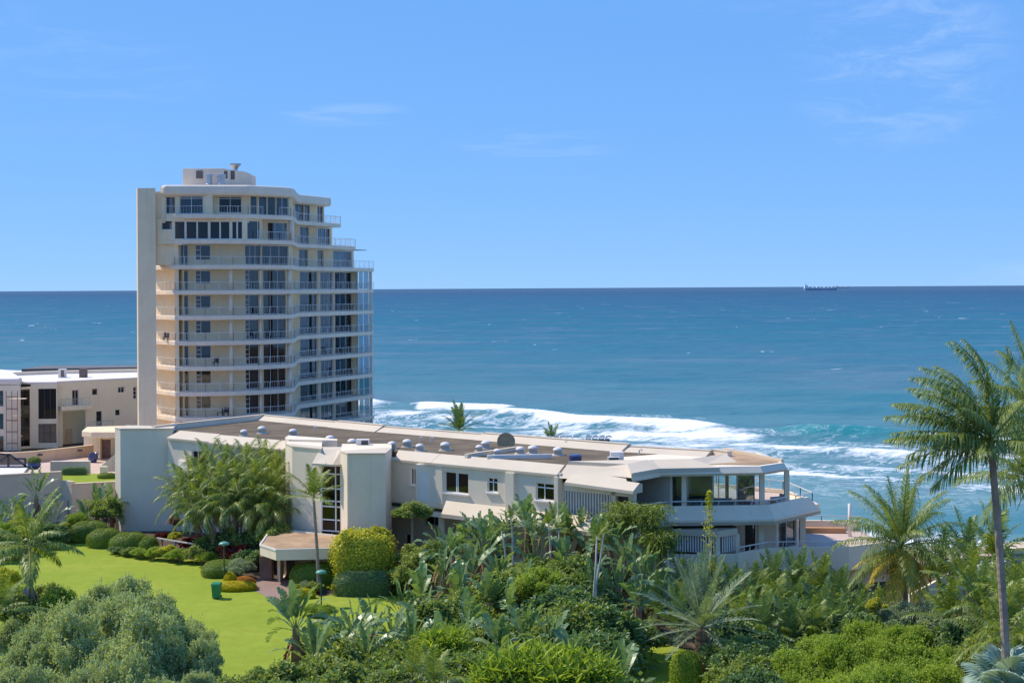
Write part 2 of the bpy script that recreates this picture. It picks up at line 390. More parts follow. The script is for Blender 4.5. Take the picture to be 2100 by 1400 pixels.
deep = t.mix(t.math('MULTIPLY', t.rng(patchy, 0.50, 0.32), 0.38), deep, (0.16, 0.22, 0.28))
wv = t.n('ShaderNodeAttribute', attribute_name='wave').outputs['Fac']   # thin steep face of the rising breaker lets green through
deep = t.mix(wv, deep, (0.02, 0.26, 0.27))
f1 = t.noise(t.mapping(g, rot=(0, 0, R(-25)), sc=(0.055, 0.085, 0.1)), 1.0, 9, 0.68, 1.1)
f2 = t.noise(t.mapping(g, (31, 7, 0), (0, 0, R(-30)), (0.018, 0.028, 0.1)), 1.0, 5, 0.6, 0.8)
f3 = t.noise(t.mapping(g, sc=(0.35, 0.5, 1)), 1.0, 6, 0.7, 0.5)
den = t.n('ShaderNodeAttribute', attribute_name='foam').outputs['Fac']
fx = t.math('ADD', t.math('ADD', t.math('MULTIPLY', f1, 0.60), t.math('MULTIPLY', f2, 0.28)), t.math('MULTIPLY', f3, 0.12))
foam = t.math('DIVIDE', t.math('SUBTRACT', fx, t.math('SUBTRACT', 0.74, t.math('MULTIPLY', den, 0.48))), 0.09, clamp=True)
foam = t.math('MULTIPLY', foam, t.rng(den, 0.02, 0.10))
wc = t.noise(t.mapping(g, sc=(0.045, 0.075, 0.1)), 1.0, 3, 0.6, 0.6); wc2 = t.noise(t.mapping(g, sc=(0.0035, 0.006, 0.1)), 1.0, 3, 0.5)
caps = t.math('MULTIPLY', t.rng(t.math('ADD', wc, t.math('MULTIPLY', t.math('SUBTRACT', wc2, 0.5), 0.22)), 0.715, 0.75), t.rng(S, 480.0, 700.0))
lace = t.noise(t.mapping(g, (5, 9, 0), (0, 0, R(-28)), (0.16, 0.22, 0.3)), 1.0, 5, 0.6, 1.2)
lace = t.rng(t.math('ABSOLUTE', t.math('SUBTRACT', lace, 0.5)), 0.045, 0.0)
lace = t.math('MULTIPLY', lace, t.math('MULTIPLY', t.rng(den, 0.16, 0.42), t.rng(f2, 0.40, 0.58)))
ff = t.math('MAXIMUM', t.math('MAXIMUM', foam, caps), t.math('MULTIPLY', lace, 0.75))
cc = t.mix(ff, deep, (0.84, 0.86, 0.87))
b1 = t.noise(t.mapping(g, rot=(0, 0, R(-20)), sc=(0.10, 0.24, 0.2)), 1.0, 6, 0.62); b2 = t.noise(t.mapping(g, rot=(0, 0, R(-15)), sc=(0.018, 0.045, 0.2)), 1.0, 4, 0.6)
hh = t.math('ADD', t.math('MULTIPLY', b1, 1.1), t.math('MULTIPLY', b2, 3.5))
bmp = t.n('ShaderNodeBump'); bmp.inputs['Strength'].default_value = 0.85; bmp.inputs['Distance'].default_value = 1.0; t.l(hh, bmp.inputs['Height'])
df = t.n('ShaderNodeBsdfDiffuse'); t.l(cc, df.inputs[0]); t.l(bmp.outputs[0], df.inputs['Normal'])
gs = t.n('ShaderNodeBsdfGlossy'); gs.inputs['Roughness'].default_value = 0.22; t.l(bmp.outputs[0], gs.inputs['Normal'])
fr = t.n('ShaderNodeFresnel'); fr.inputs[0].default_value = 1.33; t.l(bmp.outputs[0], fr.inputs['Normal'])
mx = t.n('ShaderNodeMixShader'); t.l(t.math('MULTIPLY', t.math('MINIMUM', fr.outputs[0], 0.16), t.math('SUBTRACT', 1.0, ff)), mx.inputs[0])   # rough sea: wave slopes cap the grazing mirror
t.l(df.outputs[0], mx.inputs[1]); t.l(gs.outputs[0], mx.inputs[2]); t.l(mx.outputs[0], t.out.inputs[0])
# ---------------------------------------------------------------- ground, lawn, path, sea
def sstep(a, b, x):
    t = np.clip((np.asarray(x, float)-a)/(b-a), 0, 1); return t*t*(3-2*t)
def ground_z(x, y):
    k = sstep(-14, 10, x)
    a = 202+(108-202)*k; b = 228+(147-228)*k
    t = np.clip((y-a)/(b-a), 0, 1)
    return -11.5*t*t*(3-2*t)
def grid_mesh(name, X, Y, Z, mat, smooth=True):
    h, wd = X.shape
    me = bpy.data.meshes.new(name)
    idx = np.arange(h*wd).reshape(h, wd)
    q = np.stack([idx[:-1, :-1], idx[:-1, 1:], idx[1:, 1:], idx[1:, :-1]], -1).reshape(-1, 4)
    me.vertices.add(h*wd); me.vertices.foreach_set('co', np.stack([X, Y, Z], -1).astype(np.float32).ravel())
    me.loops.add(q.size); me.loops.foreach_set('vertex_index', q.ravel().astype(np.int32))
    me.polygons.add(len(q)); me.polygons.foreach_set('loop_start', np.arange(0, q.size, 4, dtype=np.int32))
    me.polygons.foreach_set('loop_total', np.full(len(q), 4, np.int32))
    me.polygons.foreach_set('use_smooth', np.full(len(q), smooth))
    me.update(); me.validate(); me.materials.append(MATS[mat])
    o = bpy.data.objects.new(name, me); col.objects.link(o); return o
gx_, gy_ = np.meshgrid(np.linspace(-330, 330, 166), np.linspace(-60, 330, 131))
gz_ = ground_z(gx_, gy_)-0.02
tag(grid_mesh('ground', gx_, gy_, gz_, 'soil'), kind='structure')

def sheet(name, poly, z, mat, th=0.0):
    m = MB(); m.v = [(p[0], p[1], z) for p in poly]; m.f = [tuple(range(len(poly)))]
    ar = sum(poly[i][0]*poly[(i+1) % len(poly)][1]-poly[(i+1) % len(poly)][0]*poly[i][1] for i in range(len(poly)))
    if ar < 0: m.f = [tuple(reversed(m.f[0]))]
    return tag(m.build(name, mat), kind='structure')
lp = [(-60, 1133), (60, 1128), (105, 1114), (160, 1111), (235, 1124), (300, 1140), (405, 1148), (440, 1160), (520, 1195), (585, 1200), (660, 1208), (760, 1205), (810, 1215)]
lawn_poly = [onz(u, v, 0)[:2] for u, v in lp]+[(2, 92), (12, 80), (16, 60), (-60, 60)]
sheet('lawn', lawn_poly, 0.012, 'lawn')
pp = [(528, 1188), (600, 1188), (606, 1200), (606, 1225), (618, 1240), (640, 1258), (600, 1246), (560, 1230), (535, 1218), (520, 1208), (512, 1196)]
sheet('brick_path', [onz(u, v, 0)[:2] for u, v in pp], 0.024, 'brick_path')
sheet('planting_bed', [onz(u, v, 0)[:2] for u, v in [(640, 1212), (700, 1206), (790, 1203), (800, 1208), (740, 1211), (690, 1217), (655, 1224)]], 0.02, 'soil')
sheet('beach', [(10, 145), (90, 128), (170, 118), (170, 128), (90, 142), (10, 160)], -8.6, 'sand')

SEA = -9.0
rows = np.concatenate([np.linspace(118, 520, 300)[:-1], np.geomspace(520, 4000, 170)[:-1], np.geomspace(4000, 110000, 40)])
tcol = np.linspace(-1, 1, 420)
SYY = np.repeat(rows[:, None], len(tcol), 1); half = 60+0.46*rows
SXX = half[:, None]*tcol[None, :]
SS = SYY+0.62*SXX
def wobble(x, f, seed):
    r = np.random.RandomState(seed); y = 0*x
    for i in range(5):
        y = y+np.sin(x*f*(1.7**i)+r.rand()*6.3)/(1.5**i)
    return y/2.2
along = SXX-0.62*SYY*0.3
h = np.zeros_like(SS)
fade = np.clip(1.3-SYY/2600, 0, 1)
for i, (lam, amp, ang) in enumerate([(46, .30, .62), (31, .20, .50), (22, .16, .75), (13, .10, .35), (9, .07, .9), (63, .25, .58)]):
    kx, ky = ang/math.hypot(1, ang), 1/math.hypot(1, ang)
    ph = 2*math.pi*(kx*SXX+ky*SYY)/lam+1.6*wobble(along, 0.02+0.006*i, i)+i
    h += amp*fade*np.where(SYY < 1500, 1, 0.7)*(np.sin(ph)+0.3*np.sin(2*ph))
wave = np.zeros_like(SS); foam = np.zeros_like(SS)
def breaker(x0, x1, s0, hgt, foamtop, green):
    global h, wave, foam
    m = sstep(x0-10, x0+6, SXX)*(1-sstep(x1-7, x1+7, SXX))
    s = SS-(s0+3.5*wobble(SXX, 0.05, int(s0)))
    prof = np.where(s > 0, np.exp(-(s/9.0)**2), np.exp(-(s/3.6)**2))
    h += hgt*m*prof
    wave = np.maximum(wave, green*m*np.where(s > 0, np.exp(-(s/1.5)**2), np.exp(-((s+2.0)/3.2)**2)))
    foam = np.maximum(foam, foamtop*m*np.where(s > 0, np.exp(-(s/2.0)**2), np.exp(-(s/8.0)**2)))
breaker(55, 73, 320, 2.3, 0.0, 0.7)
breaker(75, 97, 318, 1.6, 0.8, 0.0)
breaker(96, 130, 324, 2.0, 0.2, 0.5)
breaker(-60, -31, 343, 1.8, 0.8, 0.0)
breaker(-26, 4, 342, 1.8, 0.82, 0.0)
breaker(-4, 44, 322, 1.6, 0.82, 0.0)
breaker(20, 52, 308, 0.9, 0.74, 0.0)
breaker(-30, 10, 318, 0.7, 0.62, 0.0)
breaker(-250, -150, 395, 1.6, 1.0, 0.0)
breaker(36, 75, 292, 0.8, 0.68, 0.0)
breaker(62, 96, 300, 0.8, 0.62, 0.0)
breaker(48, 84, 272, 0.7, 0.66, 0.0)
breaker(80, 120, 280, 0.6, 0.6, 0.0)
breaker(36, 62, 254, 0.6, 0.7, 0.0)
breaker(66, 100, 250, 0.5, 0.6, 0.0)
wl = 8*wobble(SXX, 0.035, 5); S2 = SS+wl
left = 1-sstep(38, 62, SXX)
zone = sstep(236, 268, S2)*(1-sstep(318, 338, S2+0.4*wl))
foam = np.maximum(foam, zone*(0.33+0.17*left*sstep(-22, 6, SXX)+0.07*left))
foam = np.maximum(foam, 0.27*sstep(205, 235, S2)*(1-sstep(250, 275, S2)))
foam = np.maximum(foam, 0.62*(1-sstep(203, 216, S2)))
foam = np.maximum(foam, 0.30*sstep(330, 345, S2)*(1-sstep(350, 372, S2))*left)
h += 0.35*zone*wobble(SXX*1.3+SYY*2.1, 0.16, 9)*fade
sea = grid_mesh('sea', SXX, SYY, SEA+h*np.clip((SYY-112)/60, 0.2, 1), 'sea_water')
for nm, arr in (('foam', foam), ('wave', wave)):
    at_ = sea.data.attributes.new(nm, 'FLOAT', 'POINT'); at_.data.foreach_set('value', arr.astype(np.float32).ravel())
tag(sea, kind='structure')
# ---------------------------------------------------------------- apartment tower
tw = thing('apartment_tower', (-33, 174, 0), 'tall cream apartment tower with stepped curved balconies beside the sea', 'building')
FLH = 2.9
def zk(k): return EYE-0.05+FLH*k
def pu(u, d): return (gx(u, d), d)
A, B = (-43.6, 169.1), pu(358, 162.3)
Fp, Gp = pu(614, 179.5), pu(766, 196.5)
edge = [A, B, pu(420, 162.4), pu(478, 163.0), pu(530, 164.3), pu(575, 166.3), pu(597, 167.8), pu(604, 169.6), pu(607, 173.0), pu(609, 176.6), Fp]
def onFG(u, inset=0.0):
    L = math.hypot(Gp[0]-Fp[0], Gp[1]-Fp[1]); d = ((Gp[0]-Fp[0])/L, (Gp[1]-Fp[1])/L); n = (d[1], -d[0])
    P = (Fp[0]-n[0]*inset, Fp[1]-n[1]*inset); Q = (Gp[0]-n[0]*inset, Gp[1]-n[1]*inset)
    s = su(P, Q, u); return (P[0]+d[0]*s, P[1]+d[1]*s)
def slab_poly(uend, grow=0.0, start=0):
    g = onFG(uend)
    e = edge[start:]+[g]
    if grow:
        c = Vector((-34, 180)); e = [tuple(Vector(p)+(Vector(p)-c).normalized()*grow) for p in e]
    back = (g[0]-11, g[1]+5)
    return e+[back, (-43, 184)]
ends = {1: 767, 2: 730, 3: 700}
for k in range(-7, 4):
    MB().prism(slab_poly(ends.get(k, 766)), zk(k)-0.5, zk(k)).build('floor_slab', 'tower_band', tw, bevel=0.05)
# stair core on the left, lit along its narrow seaward side
MB().prism([pu(283, 162.6), pu(320, 162.6), pu(320, 163.3), pu(280.6, 163.4)], 0, 32.65).build('fin_wall', 'tower_cream', tw)
MB().prism([(-41.2, 163.35), (-39.9, 163.35), (-39.9, 166), (-41.0, 166)], zk(1), 32.3).build('wall', 'tower_cream', tw)
# inner core that closes the rooms
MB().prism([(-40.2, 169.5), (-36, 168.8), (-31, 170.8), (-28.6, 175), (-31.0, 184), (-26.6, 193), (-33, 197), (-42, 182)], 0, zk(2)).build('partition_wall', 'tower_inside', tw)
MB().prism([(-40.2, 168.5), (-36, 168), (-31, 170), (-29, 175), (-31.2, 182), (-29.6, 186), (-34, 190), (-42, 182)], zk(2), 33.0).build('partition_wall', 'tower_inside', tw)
W1, Wm, W2 = pu(366.5, 164.3), pu(500, 165.9), pu(599, 170.8)
def opn(P, Q, u0, u1, zb, ztp): return (su(P, Q, u0), su(P, Q, u1), zb, ztp)
rt = random.Random(4)
cur = [None, None, None, ('curtain_light', 0.0, 0.3), ('curtain_grey', 0.1, 0.9), ('curtain_light', 0.7, 1.0), None, ('curtain_grey', 0.0, 0.5)]
def std_storey(k):
    z = zk(k); t = z+FLH-0.5
    # loggia bay at the left
    wall(tw, (-43.3, 170.8), (-37.9, 163.6), z, t, [], 'tower_cream', 0.2)
    MB().prism([pu(358.6, 162.75), pu(366.5, 162.75), pu(367.2, 164.5), (-38.0, 166.2), (-38.4, 166.2)], z, t).build('pier', 'tower_cream', tw)
    o1, o2 = opn(W1, Wm, 368, 386, z, z+2.3), opn(W1, Wm, 401, 432, z+0.78, z+2.3)
    wall(tw, W1, Wm, z, t, [o1, o2], 'tower_cream')
    window(tw, W1, Wm, *o1, cols=(0.33,), curtain=rt.choice(cur), name='balcony_door')
    window(tw, W1, Wm, *o2, cols=(0.34,), rows=(0.33, 0.66), rowspan=(0,), curtain=rt.choice(cur))
    o3, o4 = opn(Wm, W2, 503, 531, z+0.02, z+2.36), opn(Wm, W2, 540, 586, z, z+2.36)
    wall(tw, Wm, W2, z, t, [o3, o4], 'tower_cream')
    window(tw, Wm, W2, *o3, cols=(0.32,), rows=(0.25, 0.5, 0.75), rowspan=(0,), curtain=rt.choice([('curtain_blue', 0.0, 1.0), ('curtain_light', 0.0, 0.4), ('curtain_grey', 0.3, 1.0)]))
    window(tw, Wm, W2, *o4, cols=(0.33, 0.66), curtain=rt.choice(cur), name='balcony_door')
    wall(tw, W2, onFG(600, 2.0), z, t, [], 'tower_cream')
    facade2(k, [(615, 650), (657, 682), (687, 722)], 728)
    for u, d, r in ((473, 163.55, .2), (592.5, 168.4, .24), (533.5, 165.2, .12)):
        MB().lathe((gx(u, d), d, z), [(r, 0), (r, FLH-0.5)], 10).build('column', 'tower_band', tw, smooth=True)
    for u in (653, 684.5):
        c = onFG(u, 0.35); MB().box(c[0]-.13, c[0]+.13, c[1]-.13, c[1]+.13, z, t).build('column', 'tower_band', tw)
    for u, i in ((731, 1.6), (760, 0.35)):
        c = onFG(u, i); MB().box(c[0]-.19, c[0]+.19, c[1]-.19, c[1]+.19, z, t).build('column', 'tower_inside' if False else 'tower_band', tw)
    for u0, u1 in ((736, 745.5), (746, 757)):
        MB().seg(onFG(u0, .25), onFG(u1, .25), z+0.03, t-0.02, 0.02).build('glass_screen', 'clear_glass', tw)
    railing(tw, [p for p in inset_edge(0)]+[onFG(766, 0.1)], z)
def inset_edge(start):
    c = Vector((-34, 182)); return [tuple(Vector(p)+(c-Vector(p)).normalized()*0.10) for p in edge[start:]]
def facade2(k, spans, uend):
    z = zk(k); t = z+FLH-0.5
    P, Q = onFG(600, 2.0), onFG(uend, 2.0)
    ops = [opn(P, Q, a, b, z+0.03, z+2.33) for a, b in spans]
    wall(tw, P, Q, z, t, ops, 'tower_cream')
    for i, o in enumerate(ops):
        n = (2, 3, 3, 2)[i % 4]
        window(tw, P, Q, *o, cols=tuple((j+1)/n for j in range(n-1)), glass='window_glass', curtain=rt.choice(cur), name='balcony_door')
    e = (Q[0]-5.5, Q[1]+2.6)
    wall(tw, Q, e, z, t, [(1.2, 4.2, z+.03, z+2.3)], 'tower_cream')
for k in range(-7, 1): std_storey(k)
# stepped storey above
z = zk(1); t = z+FLH-0.5
MB().prism([pu(320.5, 163.6), pu(358.6, 163.0), (-37.9, 166), (-40.9, 168.5)], z, t).build('wall', 'tower_cream', tw)
MB().prism([pu(357, 162.9), pu(366.5, 162.9), pu(367.2, 164.5), (-38.0, 166.2), (-38.6, 166.2)], z, t).build('pier', 'tower_cream', tw)
o1, o2 = opn(W1, Wm, 368, 386, z, z+2.35), opn(W1, Wm, 401, 432, z+0.6, z+2.35)
wall(tw, W1, Wm, z, t, [o1, o2], 'tower_cream')
window(tw, W1, Wm, *o1, cols=(0.5,), curtain=('curtain_grey', 0, 1), name='balcony_door')
window(tw, W1, Wm, *o2, cols=(0.34,), rows=(0.33, 0.66), rowspan=(0,))
o3, o4 = opn(Wm, W2, 503, 536, z+0.02, z+2.36), opn(Wm, W2, 538, 592, z, z+2.36)
wall(tw, Wm, W2, z, t, [o3, o4], 'tower_cream')
window(tw, Wm, W2, *o3, cols=(0.33, 0.66), curtain=('curtain_light', 0.2, 0.7)); window(tw, Wm, W2, *o4, cols=(0.33, 0.66), curtain=('curtain_grey', 0.2, 0.8), name='balcony_door')
wall(tw, W2, onFG(600, 2.0), z, t, [], 'tower_cream')
facade2(1, [(614, 632), (652, 664), (684, 722)], 726)
railing(tw, inset_edge(0)+[onFG(766.5, 0.1)], z)
MB().seg(onFG(733, 1.5), onFG(752, 1.5), zk(2)-0.42, zk(2)-0.34, 2.4).build('awning', 'dark_slat', tw)
# enclosed storey: window band flush with the slab edge
z = zk(2); t = z+FLH-0.5
F1, F2 = pu(331, 163.1), pu(357.5, 162.65)
o = opn(F1, F2, 331.5, 353, z+1.15, z+2.2)
wall(tw, pu(320.5, 163.2), F2, z-0.5, t, [opn(pu(320.5, 163.2), F2, 331.5, 353, z+1.15, z+2.2)], 'tower_cream')
window(tw, F1, F2, *o, cols=(), glass='tint_glass')
F3 = pu(501, 163.6); F4 = pu(537, 165.2)
spans = [(358.5, 380), (382, 404.5), (405.5, 428), (431, 451.5), (452.5, 472), (476, 486.5), (487.5, 498)]
ops = [opn(F2, F3, a, b, z+0.06, z+2.1) for a, b in spans]
wall(tw, F2, F3, z, t, ops, 'tower_cream')
for o in ops: window(tw, F2, F3, *o, cols=(), rows=(), glass='tint_glass', inset=0.06)
MB().seg(F2, F3, z-0.5, z-0.0, 0.3, 0, su(F2, F3, 470), 0.12).build('band', 'tower_band', tw)
MB().prism([pu(356, 162.45), pu(374, 162.3), pu(374, 163), pu(356, 163)], z-0.62, z+0.1).build('planter', 'tower_cream', tw)
o = opn(F3, F4, 508, 538, z+0.06, z+2.2)
wall(tw, F3, F4, z, t, [o], 'tower_cream'); window(tw, F3, F4, *o, cols=(0.75,), curtain=('curtain_grey', 0, 1))
F5 = pu(541, 167.6); F6 = pu(600, 171)
o = opn(F5, F6, 550, 590, z+.02, z+2.2)
wall(tw, F4, F5, z, t, [], 'tower_cream'); wall(tw, F5, F6, z, t, [o], 'tower_cream'); window(tw, F5, F6, *o, cols=(0.4, 0.8), curtain=('curtain_light', 0.1, 0.5), name='balcony_door')
wall(tw, F6, onFG(600, 2.0), z, t, [], 'tower_cream')
facade2(2, [(616, 634), (653, 678)], 682)
MB().lathe((gx(598, 168.6), 168.6, z), [(.34, 0), (.34, FLH-.5)], 10).build('column', 'tower_band', tw, smooth=True)
c = onFG(650, .5); MB().box(c[0]-.14, c[0]+.14, c[1]-.14, c[1]+.14, z, t).build('column', 'tower_band', tw)
railing(tw, inset_edge(4)+[onFG(729, .1), (onFG(729, .1)[0]-3, onFG(729, .1)[1]+1.4)], z)
# top storey
z = zk(3); t = 31.9
T1, T2, T3 = pu(331, 163.3), pu(437, 163.2), pu(511, 164.3)
ops = [opn(T1, T2, 340.5, 360, z+0.1, z+2.05), opn(T1, T2, 369, 417, z+0.05, z+2.1)]
wall(tw, T1, T2, z-0.5, t, ops, 'tower_cream')
window(tw, T1, T2, *ops[0], cols=(), glass='tint_glass'); window(tw, T1, T2, *ops[1], cols=(0.5,), rows=(0.88,), curtain=('curtain_grey', 0, 1))
T2b, T3b = pu(437, 164.2), pu(512, 165.2)
o = opn(T2b, T3b, 450, 496.5, z+0.25, z+2.1)
wall(tw, T2b, T3b, z-0.5, t, [o], 'tower_cream'); window(tw, T2b, T3b, *o, cols=(0.5,), rows=(0.88,), glass='tint_glass')
MB().prism([pu(420, 163.05), pu(437, 163.0), pu(437, 164.6), pu(420, 164.6)], z-0.5, t).build('pier', 'tower_cream', tw)
MB().seg(pu(331, 163.1), pu(511, 163.9), z-0.95, z+0.02, 0.3).build('parapet', 'tower_cream', tw)
MB().prism([pu(342, 162.5), pu(380, 162.5), pu(380, 163.2), pu(342, 163.2)], z-0.78, z+0.04).build('planter', 'tower_cream', tw)
T4 = pu(601, 169.2)
ops = [opn(T3b, T4, 515, 529, z+.05, z+2.2), opn(T3b, T4, 532, 549, z+.05, z+2.2), opn(T3b, T4, 550, 567, z+.05, z+2.2), opn(T3b, T4, 568, 593, z+.05, z+2.2)]
wall(tw, T3b, T4, z, t, ops, 'tower_cream')
for i, o in enumerate(ops): window(tw, T3b, T4, *o, cols=(0.5,) if i == 3 else (), curtain=[('curtain_grey', 0, 1), ('curtain_blue', 0, 1), None, ('curtain_blue', 0, 1)][i])
wall(tw, T4, onFG(598, 1.2), z, t, [], 'tower_cream')
P, Q = onFG(598, 1.2), onFG(666, 1.2)
ops = [opn(P, Q, 606, 625, z+.05, z+2.2), opn(P, Q, 626, 637, z+.05, z+2.2), opn(P, Q, 652, 664, z+.05, z+2.3)]
wall(tw, P, Q, z, t, ops, 'tower_cream')
for o in ops: window(tw, P, Q, *o, cols=(0.5,), curtain=rt.choice(cur))
wall(tw, Q, (Q[0]-6, Q[1]+3), z, t, [], 'tower_cream')
railing(tw, [pu(340, 163.0), pu(420, 162.95)], z)
railing(tw, [pu(446, 163.2), pu(510, 163.9), pu(540, 165)], z)
railing(tw, inset_edge(5)+[onFG(699, .1), (onFG(699, .1)[0]-3, onFG(699, .1)[1]+1.4)], z)
# roof with rounded fascia, plant room, vents
rp = slab_poly(678, 0.25, 1); rp = [pu(331, 163.0), pu(340, 162.5), pu(511, 163.2)]+rp[4:-1]+[(-41.5, 184)]
MB().prism(rp, 31.8, 33.0).build('roof', 'tower_band', tw, bevel=0.32)
MB().prism([pu(330, 163.6), pu(345, 163.6), (-39, 170), (-41.6, 170)], 32.2, 32.9).build('parapet', 'tower_band', tw)
pr = MB().prism([pu(376, 168.2), pu(459, 168.2), pu(476, 170.2), pu(507, 173.6), (-32.5, 181), (-38.6, 179)], 32.9, 35.35).build('plant_room', 'tower_band', tw, bevel=0.06)
for u, v, d, r in ((430, 367, 166.5, .38), (455, 366, 166.3, .48)):
    zz = 33.0; MB().lathe((gx(u, d), d, zz), [(r*1.25, 0), (r*1.25, .35), (r, .4), (r, 1.15), (r*1.15, 1.2), (r*1.15, 1.45), (r*.4, 1.55)], 12).build('roof_vent', 'steel', tw, smooth=False)
MB().lathe((gx(484, 173), 173, 35.3), [(.3, 0), (.3, .35), (.7, .8), (.7, 1.0), (.3, 1.05)], 12).build('roof_vent', 'steel', tw)
for u, d, w_, h_ in ((410.5, 168.16, .38, .6), (463, 168.5, .3, .6), (477, 170.1, .35, .75)):
    MB().box(gx(u, d)-w_, gx(u, d)+w_, d-.09, d+.02, 34.15, 34.15+h_+.3).build('louvre', 'dark_slat', pr)
# ---------------------------------------------------------------- long low building
lb = thing('terrace_building', (-8, 112, 0), 'long low off-white two-storey building with brown gravel roof and corner sea terraces', 'building')
E0 = Vector((-30.06, 123.5)); d1 = Vector((0.7895, -0.6137)); nI = Vector((0.6137, 0.7895))
def lp2(t, off): q = E0+d1*t+nI*off; return (q.x, q.y)
def tu(u, off): return su(lp2(0, off), lp2(1, off), u)
T_END = tu(1140, 0)
def sweep(prof, t0, t1, name, mat, parent=None, m0=0.0, m1=0.0):
    """profile of (off, z) swept along the front line; m0/m1 mitre the ends by off*m"""
    r0 = [(*lp2(t0+o*m0, o), z) for o, z in prof]; r1 = [(*lp2(t1+o*m1, o), z) for o, z in prof]
    return MB().quadloop([r0, r1]).build(name, mat, parent or lb)
# gravel roof and parapets
apex, pL, pM, pR, pE = (-23.6, 136.0), (-31.4, 124.6), (-11.0, 124.2), (9.0, 108.2), (14.7, 104.9)
sec = lambda p, q: None
roofp = [lp2(0.3, 1.1), lp2(T_END, 1.1), (7.5, 96.8), (13.5, 99.6), pE, pR, pM, apex, pL]
MB().prism(roofp, 8.1, 8.6).build('gravel_roof', 'gravel', lb)
def parapet(P, Q, z0, z1, tk=0.35, mat='off_white', cap=True, slope=0.0):
    m = MB().seg(P, Q, z0, z1, tk)
    if slope:                                   # inner face leans back over the roof
        n = Vector((P[1]-Q[1], Q[0]-P[0])).normalized()*(-1 if slope < 0 else 1); a, b = Vector(P), Vector(Q)
        r_ = lambda c: [(c.x-n.x*tk*.98, c.y-n.y*tk*.98, z1-.02), (c.x-n.x*(tk+abs(slope)), c.y-n.y*(tk+abs(slope)), 8.62), (c.x-n.x*tk*.98, c.y-n.y*tk*.98, 8.6)]
        m.quadloop([r_(a), r_(b)])
    o = m.build('parapet', mat, lb)
    if cap: MB().seg(P, Q, z1, z1+0.05, tk+0.08, out=0.04).build('coping', 'roof_cream', o)
    return o
parapet(pL, apex, 7.6, 9.05, .35, 'cool_white')
pq = (-15.6, 128.6), (-2.2, 117.2)
for a, b, z1, tk in ((apex, pq[0], 9.0, .35), (pq[0], pM, 9.1, .45), (pM, pq[1], 9.0, .35), (pq[1], pR, 9.1, .45), (pR, pE, 8.95, .35)): parapet(b, a, 7.6, z1, tk, 'roof_cream', True, -1.0)
parapet(pE, (15.6, 103.4), 7.6, 9.0, .4)
dv0, dv1 = onz(958, 931, 8.9), onz(1066, 915, 8.9); parapet(dv0[:2], dv1[:2], 8.5, 8.85, .25, 'cool_white')
# outer walls behind (sea side and ends)
m = MB()
for P, Q in ((pL, apex), (apex, pM), (pM, pR), (pR, pE)): m.seg(P, Q, -0.5, 7.6, 0.3, out=0.02)
m.build('wall', 'off_white', lb)
# sloped eave fascia, with two steps along its length
prof = lambda z: [(0, z), (0, z+.17), (1.15, z+.72), (1.15, z+.42), (0.9, z+.18), (0.9, z)]
tA, tB, tC = tu(428, 0), tu(574, 0), tu(826, 0)
sweep(prof(8.02), 0.0, tA, 'eave', 'roof_cream', m0=0.35); sweep([(p[0]-.14 if p[0] < .5 else p[0], p[1]-.06) for p in prof(8.02)], tA, tB+2, 'eave', 'roof_cream')
sweep(prof(8.0), tu(806, 0), tu(881, 0)-.03, 'eave', 'roof_cream', m0=-0.5); sweep(prof(8.0), tu(881, 0), T_END, 'eave', 'roof_cream', m1=-0.15)
sweep([(0.2, 8.0), (0.2, 8.16), (1.15, 8.7), (1.15, 8.2)], tB+2, tu(806, 0)-1.2, 'eave', 'roof_cream')
# grey-shaded end of the ring and the lower eave over the louvres
ringpts = [lp2(T_END+.02, 0), lp2(T_END+.02, 1.15)]
a0, a1 = onz(1154, 979, 8.0), onz(1299, 989, 7.6)
MB().loft([lp2(T_END+.03, 0.0), (7.6, 94.7), (7.9, 97.2), lp2(T_END+.03, 1.5)], 7.95, [lp2(T_END+.03, 1.15), (7.5, 96.4), (7.7, 97.4), lp2(T_END+.03, 1.7)], 8.74).build('eave', 'roof_cream', lb)
tS, tT = tu(1156, -0.25), tu(1296, -0.6)
MB().quadloop([[(*lp2(tS, o), zz) for o, zz in ((-.25, 7.55), (-.25, 7.75), (.55, 8.25), (.9, 8.2), (.9, 7.55))], [(*lp2(tT, o-.35), zz) for o, zz in ((-.25, 7.45), (-.25, 7.65), (.55, 8.1), (.9, 8.0), (.9, 7.45))]]).build('eave', 'roof_cream', lb)
# upper wall with windows
WO = 0.16
P, Q = lp2(0, WO), lp2(tu(1147, WO), WO)
def ow(u0, u1, v0, v1, off=WO):
    t0, t1 = tu(u0, off), tu(u1, off); q = lp2((t0+t1)/2, off); um = (u0+u1)/2
    return (t0, t1, zt(um, v1, q[1]), zt(um, v0, q[1]))
wins = [(391, 419, 917, 944, (.4,), (), None), (839, 850, 960, 994, (.5,), (), None), (909, 958, 968, 1011, (.47, .53), (), ('curtain_grey', .55, 1)), (997, 1018, 979, 1009, (.5,), (.68,), None), (1096, 1134, 990, 1026, (.44,), (.72,), ('curtain_grey', 0, .8))]
ops = [ow(*x[:4]) for x in wins]; ops[0] = (ops[0][0], ops[0][1], 6.0, 7.3)
wall(lb, P, Q, 4.9, 8.25, ops, 'cool_white', 0.3)
for o, x in zip(ops, wins):
    window(lb, P, Q, *o, cols=x[4], rows=x[5], curtain=x[6] or ('curtain_brown', 0, 1), inset=.12, fw=.08, glass='tint_glass')
    MB().seg(P, Q, o[2]-.13, o[2]-.02, .25, o[0]-.12, o[1]+.12, 0.12).build('sill', 'white_paint', lb)
